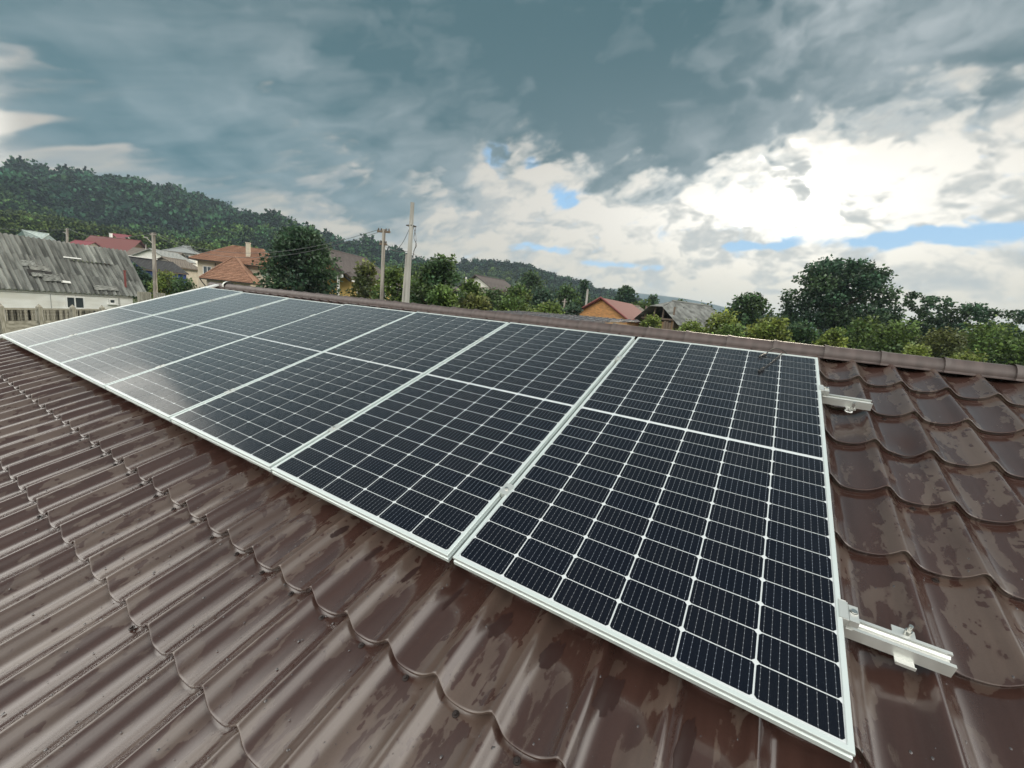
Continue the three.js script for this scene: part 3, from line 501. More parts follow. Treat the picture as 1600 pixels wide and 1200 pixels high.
{ // orchards between the houses and the hill
  const m = new THREE.Matrix4(), q = new THREE.Quaternion(), col = new THREE.Color(), N = 420, im = new THREE.InstancedMesh(woodProto[0], woodMat, N);
  for (let k = 0; k < N; k++) { const p = at(rr(-60, 520), 420, rr(134, 215)), s = rr(4, 8.5), b = rr(0.75, 1.3); q.setFromEuler(new THREE.Euler(0, rr(0, 6.28), 0)); m.compose(new THREE.Vector3(p.x, ground(p.x, p.z) - s * .12, p.z), q, new THREE.Vector3(s, s, s)); im.setMatrixAt(k, m); im.setColorAt(k, col.setRGB(0.085 * b, 0.135 * b, 0.04 * b)); }
  im.name = 'orchard'; im.userData.label = 'green orchards between the village roofs and the left hill'; stuff(im); scene.add(im);
}
// ---------------------------------------------------------------- single trees and bushes
const T = 'trees around the village', Bu = 'bushes around the village';
tree(470, 357, 34, 124, 'round', 'deep', 9500, 0.30, 'walnut_tree', 'big dark round tree right of the orange tiled house', 'tree');
tree(178, 392, 66, 62, 'tall', 'dark', 3200, 0.38, 'garden_tree', 'dark tree behind the right end of the corrugated roof', 'tree');
tree(207, 410, 62, 52, 'bush', 'deep', 2600, 0.35, 'garden_tree', 'low dark tree left of the double wooden pole', 'tree');
tree(228, 425, 52, 46, 'bush', 'deep', 1800, 0.28, 'bush', 'dark bush directly behind the double wooden pole', 'bush');
tree(262, 424, 49, 48, 'bush', 'light', 2200, 0.24, 'bush', 'light green bush right of the double wooden pole', 'bush');
tree(255, 438, 45, 34, 'bush', 'lime', 1500, 0.20, 'bush', 'small yellow green bush at the foot of the double wooden pole', 'bush');
tree(288, 433, 46, 46, 'bush', 'dark', 2200, 0.24, 'bush', 'dark bush against the pale wall of the orange tiled house', 'bush');
tree(233, 446, 60, 40, 'bush', 'mid', 1200, 0.24, 'bush', 'low bush behind the concrete fence posts', 'bush');
tree(571, 408, 33, 54, 'bush', 'olive', 2600, 0.24, 'garden_tree', 'olive green tree in front of the yellow porch wall', 'tree');
tree(612, 418, 29, 62, 'spiky', 'mid', 3200, 0.26, 'garden_tree', 'bushy green tree just behind the pole with crossarm', 'tree');
tree(682, 400, 26, 92, 'spiky', 'dark', 7000, 0.26, 'acacia_tree', 'dark spiky tree right of the tall concrete pole', 'tree');
tree(650, 428, 31, 70, 'bush', 'mid', 3200, 0.26, 'garden_tree', 'green tree behind the foot of the tall concrete pole', 'tree');
tree(733, 438, 34, 62, 'tall', 'mid', 3400, 0.28, 'garden_tree', 'green tree beside the small white pole', 'tree');
tree(765, 450, 40, 66, 'bush', 'dark', 2600, 0.28, 'garden_tree', 'dark bushy tree in front of the small grey roofed house', 'tree');
tree(806, 445, 44, 70, 'round', 'mid', 3000, 0.32, 'garden_tree', 'mid green tree right of the small grey roofed house', 'tree');
tree(845, 448, 48, 76, 'round', 'blue', 3000, 0.34, 'garden_tree', 'blue green round tree above the pale ridge tiles', 'tree');
tree(826, 424, 90, 60, 'round', 'dark', 2400, 0.6, 'garden_tree', 'dark far tree on the skyline below the middle hill', 'tree');
tree(884, 446, 62, 62, 'round', 'dark', 2600, 0.42, 'garden_tree', 'dark tree behind the leaning wooden post', 'tree');
tree(908, 437, 80, 30, 'tall', 'deep', 1500, 0.5, 'garden_tree', 'thin tree topping the slope left of the brick gable', 'tree');
tree(893, 474, 40, 60, 'bush', 'blue', 2200, 0.28, 'bush', 'grey green shrub left of the brick gable', 'bush');
tree(975, 447, 88, 46, 'round', 'deep', 2400, 0.6, 'garden_tree', 'dark round tree behind the red roof with brick gable', 'tree');
tree(1018, 460, 84, 26, 'round', 'deep', 1400, 0.5, 'garden_tree', 'small dark tree on the skyline left of the barn roof', 'tree');
tree(1003, 468, 76, 60, 'bush', 'mid', 1800, 0.5, 'garden_tree', 'light tree row behind the grey shed', 'tree');
tree(1060, 468, 80, 40, 'bush', 'dark', 1600, 0.5, 'garden_tree', 'dark treetop peeping over the barn ridge', 'tree');
tree(1022, 492, 33, 44, 'bush', 'light', 2600, 0.20, 'bush', 'light green bush in front of the old barn', 'bush');
tree(1098, 475, 48, 74, 'round', 'mid', 3400, 0.34, 'garden_tree', 'mid green tree right of the old barn', 'tree');
tree(1134, 486, 36, 74, 'bush', 'light', 3200, 0.26, 'garden_tree', 'light green tree between the barn and the round dark tree', 'tree');
tree(1172, 456, 42, 92, 'round', 'dark', 5600, 0.32, 'garden_tree', 'round dark tree left of the biggest tree on the right', 'tree');
tree(1304, 402, 46, 142, 'broad', 'deep', 19000, 0.34, 'linden_tree', 'biggest tree on the right, broad and dark against bright cloud', 'tree');
tree(1232, 486, 52, 64, 'round', 'dark', 3200, 0.36, 'garden_tree', 'dark tree under the left edge of the biggest tree', 'tree');
tree(1388, 486, 48, 54, 'round', 'dark', 3200, 0.36, 'garden_tree', 'dark tree under the right edge of the biggest tree', 'tree');
tree(1425, 455, 46, 56, 'sparse', 'deep', 2000, 0.30, 'ash_tree', 'see-through tree with thin twigs right of the biggest tree', 'tree');
tree(1468, 461, 46, 54, 'sparse', 'deep', 1900, 0.30, 'ash_tree', 'second see-through tree right of the biggest tree', 'tree');
tree(1530, 472, 43, 88, 'sparse', 'deep', 3400, 0.30, 'ash_tree', 'wide open crowned tree near the right end of the ridge', 'tree');
tree(1612, 484, 43, 60, 'sparse', 'deep', 2200, 0.30, 'ash_tree', 'open crowned tree at the right border of the photo', 'tree');
tree(1450, 488, 52, 130, 'bush', 'dark', 3800, 0.36, 'garden_tree', 'dark low tree mass under the two see-through trees', 'tree');
tree(1545, 500, 50, 130, 'bush', 'deep', 3600, 0.36, 'garden_tree', 'dark low tree below the wide open crowned tree', 'tree');
tree(1212, 496, 24, 92, 'bush', 'light', 6000, 0.17, 'bush', 'light yellow green bush above the ridge left of the biggest tree', 'bush');
tree(1312, 512, 22, 54, 'bush', 'light', 4200, 0.15, 'bush', 'small light bush above the ridge below the biggest tree', 'bush');
tree(1352, 494, 30, 96, 'bush', 'mid', 4600, 0.22, 'bush', 'mid green bush in front of the biggest tree', 'bush');
tree(1410, 500, 26, 116, 'bush', 'mid', 6500, 0.18, 'bush', 'large mid green bush above the ridge joints on the right', 'bush');
tree(1488, 512, 23, 100, 'bush', 'olive', 5600, 0.16, 'bush', 'olive bush above the ridge, third from the right border', 'bush');
tree(1556, 502, 26, 130, 'bush', 'mid', 6500, 0.18, 'bush', 'broad green bush near the right border above the ridge', 'bush');
tree(1450, 538, 17, 60, 'bush', 'light', 4200, 0.11, 'bush', 'light shoots just above the ridge on the right', 'bush');
tree(1530, 548, 17, 90, 'bush', 'light', 5000, 0.11, 'bush', 'pale leafy shoots above the last ridge joint', 'bush');
tree(1635, 515, 24, 110, 'bush', 'mid', 4500, 0.18, 'bush', 'green bush cut by the right border of the photo', 'bush');
tree(1262, 505, 34, 80, 'bush', 'dark', 3600, 0.24, 'bush', 'dark bush between the two light bushes on the right', 'bush');
tree(1085, 500, 27, 66, 'bush', 'light', 4200, 0.17, 'bush', 'light bush touching the ridge right of the old barn', 'bush');
tree(1150, 506, 24, 74, 'bush', 'mid', 4600, 0.16, 'bush', 'green bush above the ridge below the round dark tree', 'bush');
tree(690, 447, 22, 70, 'bush', 'mid', 4200, 0.18, 'bush', 'mid green bush just beyond the ridge below the acacia', 'bush');
tree(745, 458, 24, 80, 'bush', 'olive', 4200, 0.19, 'bush', 'olive bush beyond the ridge under the small white pole', 'bush');
tree(800, 464, 27, 84, 'bush', 'mid', 4200, 0.20, 'bush', 'mid green bush beyond the ridge below the small grey roof', 'bush');
tree(858, 470, 30, 74, 'bush', 'light', 3600, 0.22, 'bush', 'light green bush beside the brown wooden post', 'bush');

// ---------------------------------------------------------------- village houses
const plaster = (r, g, b) => new THREE.MeshStandardMaterial({ map: mottled(9, [r * .82, g * .8, b * .76], [r, g, b], Math.round(r * 100) + 3, 128), roughness: 0.92 });
const glassMat = phys(0.05, 0.06, 0.065, 0.06, { clearcoat: 1 });
const MAT = { white: plaster(0.86, 0.86, 0.82), cream: plaster(0.66, 0.60, 0.48), beige: plaster(0.60, 0.54, 0.44), yellow: plaster(0.62, 0.44, 0.16), paleYellow: plaster(0.70, 0.62, 0.36), blue: plaster(0.03, 0.06, 0.22), dark: std(0.03, 0.028, 0.026, 0.8), wood: plaster(0.22, 0.14, 0.075), oldWood: plaster(0.17, 0.13, 0.10), greyWall: plaster(0.42, 0.40, 0.36), whitePaint: std(0.78, 0.78, 0.75, 0.5), ochre: plaster(0.55, 0.27, 0.07) };
const roofMat = (lo, hi, s, n = 8) => new THREE.MeshStandardMaterial({ map: mottled(n, lo, hi, s, 256), roughness: 0.85 });
const ROOFS = { asbestos: roofMat([0.09, 0.092, 0.085], [0.30, 0.305, 0.285], 5), clay: roofMat([0.17, 0.085, 0.052], [0.36, 0.195, 0.125], 7), red: std(0.17, 0.060, 0.055, 0.9), darkRed: std(0.20, 0.04, 0.05, 0.8), brown: roofMat([0.055, 0.045, 0.043], [0.10, 0.083, 0.08], 3), greyBrown: roofMat([0.10, 0.085, 0.07], [0.20, 0.17, 0.14], 6), grey: roofMat([0.20, 0.21, 0.205], [0.32, 0.335, 0.325], 9), pale: roofMat([0.30, 0.36, 0.34], [0.46, 0.53, 0.51], 12), charcoal: roofMat([0.022, 0.022, 0.024], [0.05, 0.05, 0.052], 2), green: std(0.055, 0.095, 0.06, 0.6), rusty: std(0.20, 0.055, 0.05, 0.75), barn: roofMat([0.10, 0.103, 0.095], [0.25, 0.255, 0.24], 14) };
// a building placed by the two ends of the wall that faces the roof; x runs along that wall, z towards the eye
function lot(name, u0, d0, u1, d1, label, category = 'house', group) {
  const a = at(u0, 450, d0), b = at(u1, 450, d1), dx = b.x - a.x, dz = b.z - a.z, L = Math.hypot(dx, dz), gy = Math.min(ground(a.x, a.z), ground(b.x, b.z)) - 0.2;
  const t = thing(name, label, category, [a.x, gy, a.z], Math.atan2(-dz, dx), group); t.L = L; t.base = gy; return t;
}
const windowAt = (t, x, y, z, w, h, o = {}) => {
  const fr = 0.07, g = [box(w, fr, 0.09, x, y, z), box(w, fr, 0.09, x, y + h - fr, z), box(fr, h - 2 * fr, 0.09, x - w / 2 + fr / 2, y + fr, z), box(fr, h - 2 * fr, 0.09, x + w / 2 - fr / 2, y + fr, z)];
  if (o.cross) g.push(box(fr * .8, h - 2 * fr, 0.07, x + (o.off ?? 0) * w, y + fr, z));
  const m = mesh('window', g, o.frame ?? MAT.whitePaint, t); mesh('pane', new THREE.BoxGeometry(w - 2 * fr, h - 2 * fr, 0.02).translate(x, y + h / 2, z - 0.02), glassMat, m); 
  if (o.sill !== false) mesh('sill', box(w + 0.16, 0.05, 0.2, x, y - 0.055, z + 0.05), MAT.whitePaint, m); return m;
};
// walls with gables at both ends (ridge along x)
function gableBody(t, L, D, He, Hr, mat, gableMat) {
  mesh('wall', [box(L, He, 0.22, L / 2, 0, -0.11), box(L, He, 0.22, L / 2, 0, -D + 0.11), box(0.22, He, D - 0.44, 0.11, 0, -D / 2), box(0.22, He, D - 0.44, L - 0.11, 0, -D / 2)], mat, t);
  for (const x of [0, L - 0.22]) mesh('gable', new THREE.ExtrudeGeometry(new THREE.Shape([new THREE.Vector2(0.01, 0), new THREE.Vector2(D - 0.01, 0), new THREE.Vector2(D / 2, Hr - He - 0.06)]), { depth: 0.2, bevelEnabled: false }).rotateY(Math.PI / 2).translate(x + .01, He + 0.002, 0), gableMat ?? mat, t);
}
function gableRoof(t, L, D, He, Hr, mat, over = 0.4, thick = 0.10, end = over) {
  const k = (Hr - He) / (D / 2), ye = He - over * k;
  const r = mesh('roof', [slab([[-end, ye, over], [L + end, ye, over], [L + end, Hr, -D / 2], [-end, Hr, -D / 2]], thick), slab([[-end, Hr, -D / 2], [L + end, Hr, -D / 2], [L + end, ye, -D - over], [-end, ye, -D - over]], thick)].map((g) => g.translate(0, 0.12, 0)), mat, t);
  mesh('ridge', new THREE.CylinderGeometry(0.11, 0.11, L + 2 * end, 8).rotateZ(Math.PI / 2).translate(L / 2, Hr + 0.10, -D / 2), mat, r);
  mesh('fascia', [box(L + 2 * end, 0.16, 0.03, L / 2, ye - 0.08, over + 0.02)], MAT.oldWood, r); return r;
}
function hipRoof(t, L, D, He, Hr, mat, over = 0.45, thick = 0.1, x0 = null, x1 = null) {
  const a = x0 ?? D / 2, b = x1 ?? L - D / 2, e = over, A = [-e, He, e], B = [L + e, He, e], C = [L + e, He, -D - e], E = [-e, He, -D - e], R = [a, Hr, -D / 2], S = [b, Hr, -D / 2];
  const r = mesh('roof', [slab([A, B, S, R], thick), slab([C, E, R, S], thick), slab([E, A, R], thick), slab([B, C, S], thick)], mat, t);
  const V = (p) => new THREE.Vector3(p[0], p[1] + 0.03, p[2]);
  mesh('hip_tiles', [[A, R], [B, S], [C, S], [E, R], [R, S]].map(([p, q]) => limb(V(p), V(q), 0.10, 0.10, 6)), mat, r);
  mesh('gutter', [box(L + 2 * e, 0.10, 0.10, L / 2, He - 0.16, e + 0.05), box(0.10, 0.10, D + 2 * e, -e - .05, He - 0.16, -D / 2)], MAT.dark, r); return r;
}
const chimney = (r, x, y, z, h, mat, w = 0.45) => mesh('chimney', [box(w, h, w, x, y, z), box(w + 0.12, 0.10, w + 0.12, x, y + h, z)], mat, r);

// white farmhouse under old corrugated sheets
{
  const t = lot('farmhouse', -150, 19.75, 206, 28, 'long white farmhouse with worn grey corrugated roof at the left'), L = t.L, He = 2.30 - t.base, Hr = He + 2.75, D = 4.3;
  mesh('wall', [box(L, He, 0.3, L / 2, 0, -0.15), box(L, He, 0.3, L / 2, 0, -D + 0.15), box(0.3, He, D - .6, 0.15, 0, -D / 2), box(0.3, He, D - .6, L - 0.15, 0, -D / 2)], MAT.white, t);
  mesh('gable', new THREE.ExtrudeGeometry(new THREE.Shape([new THREE.Vector2(0, 0), new THREE.Vector2(D, 0), new THREE.Vector2(D / 2, Hr - He - 0.1)]), { depth: 0.2, bevelEnabled: false }).rotateY(Math.PI / 2).translate(L - 0.25, He + .002, 0), MAT.oldWood, t);
  mesh('cornice', box(L, 0.04, 0.04, L / 2, He - 0.30, 0.02), MAT.greyWall, t);
  const seam = std(0.35, 0.35, 0.33, 0.9); for (const f of [0.50, 0.625, 0.865]) mesh('wall_joint', box(0.03, He - .4, 0.02, L * f + .5, 0.1, 0.012), seam, t);
  // corrugated sheets, row over row
  const W = 1.13, over = 0.28, rows = 3, slopeL = Math.hypot(D / 2, Hr - He), cols = Math.ceil((L + 0.9) / W), ux = (Hr - He) / (D / 2), tones = [0.74, 0.9, 1.0, 1.12, 0.82].map((k) => { const m = ROOFS.asbestos.clone(); m.color = rgb(k, k * 1.0, k * 0.98); return m; });
  const geos = [0, 1, 2].map((o) => surface(42, 2, (s, q) => { const x = s * (W + 0.06), c = 0.052 * Math.sin(x / W * 5 * 2 * Math.PI); return [x, c, -q, x * 0.8 + o * .37, q * 0.16 + o * .21]; }));
  for (let r = 0; r < rows; r++) for (let c = 0; c < cols; c++) {
    const holed = (r === 1 && (c === Math.round(cols * .70) || c === Math.round(cols * .76)));
    const m = mesh('roof_sheet', geos[(r + c) % 3], tones[Math.floor(hash(r, c, 4) * 4.99)], t), len = (slopeL + over) / rows + 0.12;
    const d0 = r * (slopeL + over) / rows, a = Math.atan2(Hr - He, D / 2);
    m.scale.set(1, 1, len); m.rotation.x = a + (holed ? -0.10 : rr(-.006, .006)); m.rotation.order = 'YXZ';
    m.position.set(-0.3 + c * W, He - over * Math.sin(a) + d0 * Math.sin(a) + 0.08 + r * 0.006 + (c % 2) * 0.004, over * Math.cos(a) - d0 * Math.cos(a)); m.material.side = THREE.DoubleSide;
  }
  const a = Math.atan2(Hr - He, D / 2), onIt = (x, s, up = 0.12) => [x, He + s * Math.sin(a) + up * Math.cos(a), -s * Math.cos(a) + up * Math.sin(a)];
  const bit = (name, x, s, g, mat, tilt = 0, up = 0.13) => { const m = mesh(name, g, mat, t); m.position.set(...onIt(x, s, up)); m.rotation.x = a - Math.PI / 2 + Math.PI / 2; m.rotation.z = tilt; return m; };
  const fx = (u) => { const A = at(-150, 450, 39.5); let lo = 0, best = 1e9; for (let k = 0; k <= 400; k++) { const x = k / 400 * L, q = t.localToWorld(new THREE.Vector3(x, He + 0.8, -1.1)).sub(EYE), uu = 800 + FOCAL * q.dot(RIGHT) / q.dot(AHEAD); if (Math.abs(uu - u) < best) { best = Math.abs(uu - u); lo = x; } } return lo; };
  t.updateMatrixWorld(true);
  bit('roof_hole', fx(46), 1.0, new THREE.BoxGeometry(0.55, 0.04, 0.42), MAT.dark, 0, 0.13); bit('broken_sheet', fx(47), 0.82, new THREE.BoxGeometry(0.42, 0.03, 0.26), tones[3], 0.12, 0.20);
  bit('roof_hole', fx(68), 1.05, new THREE.BoxGeometry(0.30, 0.04, 0.22), MAT.dark, 0, 0.14); bit('patch_board', fx(69), 0.72, new THREE.BoxGeometry(0.8, 0.03, 0.5), tones[1], 0.1, 0.15); bit('patch_board', fx(58), 1.38, new THREE.BoxGeometry(0.9, 0.03, 0.40), tones[2], -0.06, 0.14); bit('patch_board', fx(43), 1.65, new THREE.BoxGeometry(0.6, 0.03, 0.4), tones[3], 0.2, 0.14); bit('patch_board', fx(150), 0.25, new THREE.BoxGeometry(1.2, 0.03, 0.35), tones[3], 0.05, 0.13);
  bit('roof_light', fx(89), 0.5, new THREE.BoxGeometry(0.45, 0.02, 0.15), MAT.whitePaint, -0.1, 0.14); bit('roof_light', fx(119), 2.4, new THREE.BoxGeometry(0.85, 0.02, 0.08), MAT.whitePaint, 0, 0.14);
  const fl = bit('flue', fx(184), 0.55, [new THREE.CylinderGeometry(0.06, 0.06, 1.1, 10).translate(0, 0.45, 0), new THREE.CylinderGeometry(0.085, 0.085, 0.06, 10).translate(0, 1.0, 0)], ROOFS.rusty); fl.rotation.set(0, 0, 0);
  const wx = (u) => { let best = 1e9, r = 0; for (let k = 0; k <= 600; k++) { const q = t.localToWorld(new THREE.Vector3(k / 600 * L, 1.4, 0)).sub(EYE), uu = 800 + FOCAL * q.dot(RIGHT) / q.dot(AHEAD); if (Math.abs(uu - u) < best) { best = Math.abs(uu - u); r = k / 600 * L; } } return r; };
  windowAt(t, wx(118), He - 1.12, 0.04, wx(133) - wx(103), 0.75, { cross: true, off: -0.02 }); windowAt(t, wx(176), He - 0.72, 0.04, wx(181) - wx(170), 0.32);
  mesh('wall_joint', box(0.02, 0.7, 0.03, wx(186), He - 1.0, 0.02), seam, t);
}
// sheds and roofs behind the farmhouse
function simpleHouse(name, u0, d0, u1, d1, vEave, vRidge, D, wall, roof, label, o = {}) {
  const t = lot(name, u0, d0, u1, d1, label, o.category ?? 'house', o.group), dm = (d0 + d1) / 2, um = (u0 + u1) / 2, He = high(um, vEave, dm) - t.base, Hr = high(um, vRidge, dm + D / 2) - t.base;
  if (o.hip) { gableBody(t, t.L, D, He, He + 0.1, wall); hipRoof(t, t.L, D, He, Hr, roof, 0.5, 0.1, o.x0, o.x1); } else { gableBody(t, t.L, D, He, Hr, wall, o.gable); gableRoof(t, t.L, D, He, Hr, roof, o.over ?? 0.5, 0.1, o.end ?? o.over ?? 0.5); }
  t.He = He; t.Hr = Hr; t.D = D; return t;
}
simpleHouse('barn', -30, 76, 62, 84, 388, 364, 9, MAT.greyWall, ROOFS.pale, 'pale green metal roof behind the farmhouse, left one', { hip: true, category: 'barn' });
simpleHouse('barn', 58, 78, 106, 82, 389, 368, 8, MAT.greyWall, ROOFS.pale, 'pale green metal roof behind the farmhouse, next to the pole', { hip: true, category: 'barn' });
{
  const t = simpleHouse('red_house', 128, 116, 197, 116, 393, 372, 9, MAT.cream, ROOFS.red, 'house with large red metal roof behind the farmhouse', { over: 1.0, gable: MAT.wood });
  chimney(t, t.L * .35, t.Hr - 0.3, -t.D / 2 - .6, 1.6, MAT.whitePaint, 0.5); windowAt(t, t.L * .8, t.He - 1.7, 0.03, 1.1, 1.2);
  const w = simpleHouse('red_house', 108, 110, 134, 110, 386, 377, 6, MAT.cream, ROOFS.darkRed, 'low dark red roofed annexe left of the large red roof'); windowAt(w, w.L * .5, w.He - 1.6, 0.03, 0.9, 1);
  const r = simpleHouse('red_house', 166, 138, 193, 138, 376, 367, 7, MAT.white, ROOFS.darkRed, 'second red roofed house peeping over the large red roof'); windowAt(r, r.L * .5, r.He - 1.6, 0.03, 1, 1.1);
  const y = simpleHouse('yellow_house', 190, 126, 214, 128, 385, 377, 8, MAT.paleYellow, ROOFS.green, 'small pale yellow house with green roof below the hill'); windowAt(y, y.L * .45, y.He - 1.7, 0.03, 1.1, 1.1, { sill: false }); windowAt(y, y.L * .8, y.He - 1.7, 0.03, 0.8, 1.1, { sill: false });
  simpleHouse('outbuilding', 196, 96, 268, 98, 405, 391, 9, MAT.greyWall, ROOFS.greyBrown, 'long grey brown roof between red house and double wooden pole');
  const g = simpleHouse('grey_house', 262, 106, 307, 108, 395, 385, 8, MAT.white, ROOFS.grey, 'pale grey hip roofed house left of the orange tiled house', { hip: true }); windowAt(g, g.L * .3, g.He - 1.6, 0.03, 1, 1.1); windowAt(g, g.L * .7, g.He - 1.6, 0.03, 1, 1.1);
  const h = simpleHouse('grey_house', 266, 84, 302, 90, 408, 398, 7, MAT.white, ROOFS.grey, 'grey gabled roof just below the pale hip roofed house'); windowAt(h, h.L * .55, h.He - 1.5, 0.03, 1, 1); windowAt(h, h.L * .82, h.He - 1.5, 0.03, 0.8, 1);
  const b = simpleHouse('blue_shed', 226, 66, 292, 72, 424, 410, 7, MAT.blue, ROOFS.charcoal, 'shed with black roof and blue gable behind double wooden pole', { category: 'shed', over: 0.25 }); mesh('ridge_board', box(b.L * .62, 0.12, 0.5, b.L * .31, b.Hr + 0.2, -b.D / 2 + .1), MAT.whitePaint, b);
  simpleHouse('outbuilding', 283, 74, 312, 78, 419, 409, 6, MAT.beige, ROOFS.greyBrown, 'small brown roof touching the left wall of the orange tiled house');
}
// orange tiled house: main hipped block and a lower hipped wing
{
  const t = lot('tiled_villa', 310, 57, 424, 60, 'beige house with two orange clay tile hip roofs'), L = t.L, D = 8.5, He = high(330, 407, 57) - t.base, Hr = high(350, 383, 61) - t.base;
  gableBody(t, L, D, He, He + .1, MAT.beige); const r = hipRoof(t, L, D, He, Hr, ROOFS.clay, 0.75, 0.12, L * .36, L * .80); chimney(r, L * .64, He + (Hr - He) * .45, -1.6, 1.9, MAT.beige, 0.5);
  windowAt(t, L * .125, He - 2.1, 0.05, 1.0, 1.25, { cross: true }); mesh('surround', [box(1.5, 0.16, 0.06, L * .125, He - 0.82, 0.03), box(1.5, 0.16, 0.06, L * .125, He - 2.34, 0.03)], MAT.cream, t);
  mesh('downpipe', [box(0.1, He - .3, 0.1, L * .235, 0, 0.08)], MAT.oldWood, t);
  // wing
  const wx0 = L * .27, wL = L * .55, wD = 5, wHe = high(345, 437, 52) - t.base, wHr = high(384, 401, 54) - t.base;
  mesh('wing_wall', [box(wL, wHe, 0.22, wx0 + wL / 2, 0, wD - 0.11), box(0.22, wHe, wD - .3, wx0 + 0.11, 0, wD / 2 - .1), box(0.22, wHe, wD - .3, wx0 + wL - 0.11, 0, wD / 2 - .1)], MAT.beige, t);
  const e = 0.6, A = [wx0 - e, wHe, wD + e], B = [wx0 + wL + e, wHe, wD + e], C = [wx0 + wL + e, wHe, 0.06], E = [wx0 - e, wHe, 0.06], R = [wx0 + wL / 2, wHr, wD * .42], S = [wx0 + wL / 2, wHr, 0.06];
  const wr = mesh('wing_roof', [slab([A, B, R], 0.1), slab([E, A, R, S], 0.1), slab([B, C, S, R], 0.1)], ROOFS.clay, t);
  const V = (p) => new THREE.Vector3(p[0], p[1] + 0.03, p[2]); mesh('hip_tiles', [[A, R], [B, R], [R, S]].map(([p, q]) => limb(V(p), V(q), 0.10, 0.10, 6)), ROOFS.clay, wr); mesh('gutter', [box(wL + 2 * e, 0.1, 0.1, wx0 + wL / 2, wHe - 0.16, wD + e + .05), box(0.1, 0.1, wD, wx0 - e - .05, wHe - .16, wD / 2)], MAT.dark, wr);
  mesh('downpipe', [limb(new THREE.Vector3(wx0 - e, wHe - .15, wD + e - .2), new THREE.Vector3(wx0 - .05, wHe - 1.1, wD + 0.1), 0.06, 0.06, 6), box(0.1, wHe - 1.1, 0.1, wx0 - .05, 0, wD + .1)], MAT.dark, t);
  // courses of clay tiles standing proud on the visible slopes
  const course = (a0, a1, b0, b1, n, parent) => { const list = []; for (let i = 0; i < n; i++) { const s = (i + .5) / n, p = V(a0).lerp(V(a1), s), q = V(b0).lerp(V(b1), s); list.push(limb(p, q, 0.035, 0.035, 4)); } mesh('tile_courses', list, ROOFS.clay, parent); };
  const o = 0.75; course([-o, He, o], [L * .36, Hr, -D / 2], [L + o, He, o], [L * .80, Hr, -D / 2], 18, r); course(A, R, B, R, 15, wr); course(E, S, A, R, 15, wr);
}
// brown roofed house with wooden gable, white porch and yellow wall
{
  const t = lot('porch_house', 546, 40, 612, 47, 'house with brown roof, wooden gable and white porch behind dark tree'), L = t.L, D = 8, He = high(546, 428, 40) - t.base, Hr = high(516, 393, 43) - t.base;
  gableBody(t, L, D, He, Hr, MAT.yellow, MAT.wood); const r = gableRoof(t, L, D, He, Hr, ROOFS.brown, 0.7, 0.14, 0.8);
  mesh('barge_board', [slab([[-0.86, He - .6, 0.75], [-0.80, He - .6, 0.75], [-0.80, Hr + .1, -D / 2], [-0.86, Hr + .1, -D / 2]], 0.22)], MAT.dark, r);
  for (const z of [-0.25, -1.9, -3.6, -5.2]) mesh('porch_post', box(0.16, He - 0.5, 0.16, -1.3, 0, z), MAT.whitePaint, t); mesh('porch_beam', box(0.2, 0.3, 6, -1.3, He - 0.5, -2.8), MAT.whitePaint, t); mesh('porch_roof', slab([[-1.7, He - .15, 0.2], [-0.02, He + .25, 0.2], [-0.02, He + .25, -6.2], [-1.7, He - .15, -6.2]], 0.08), ROOFS.brown, t);
  for (const x of [0.22, 0.75]) { const w = windowAt(t, L * x, He - 2.2, 0.04, 1.1, 1.4, { cross: true }); }
  mesh('eave_board', box(L + 1.4, 0.14, 0.06, L / 2, He - 0.75, 0.78), MAT.whitePaint, r);
}
{
  const a = simpleHouse('far_house', 700, 76, 719, 80, 452, 441, 7, MAT.white, ROOFS.brown, 'small white gabled house far behind the acacia', {}); windowAt(a, a.L * .5, a.He - 1.5, .03, .9, 1);
  const b = simpleHouse('far_house', 768, 70, 806, 75, 452, 438, 7, MAT.greyWall, ROOFS.brown, 'small house with dark grey roof among the middle trees', { over: .7, gable: MAT.white }); windowAt(b, b.L * .5, b.He - 1.5, .03, 1, 1);
}
// brick gable with red roof: built with the gable as the wall that faces us
function gableFront(t, L, D, He, Hr, wall, gable, roof, over, end) {
  mesh('wall', [box(L, He, 0.24, L / 2, 0, -0.12), box(L, He, 0.24, L / 2, 0, -D + 0.12), box(0.24, He, D - .5, 0.12, 0, -D / 2), box(0.24, He, D - .5, L - 0.12, 0, -D / 2)], wall, t);
  for (const z of [-0.235, -D]) mesh('gable', new THREE.ExtrudeGeometry(new THREE.Shape([new THREE.Vector2(0.01, 0), new THREE.Vector2(L - 0.01, 0), new THREE.Vector2(L / 2, Hr - He - .04)]), { depth: 0.23, bevelEnabled: false }).translate(0, He + 0.002, z), gable, t);
  const k = (Hr - He) / (L / 2), ye = He - over * k;
  return mesh('roof', [slab([[-over, ye, end], [L / 2, Hr, end], [L / 2, Hr, -D - end], [-over, ye, -D - end]], 0.12), slab([[L / 2, Hr, end], [L + over, ye, end], [L + over, ye, -D - end], [L / 2, Hr, -D - end]], 0.12)].map((g) => g.translate(0, 0.1, 0)), roof, t);
}
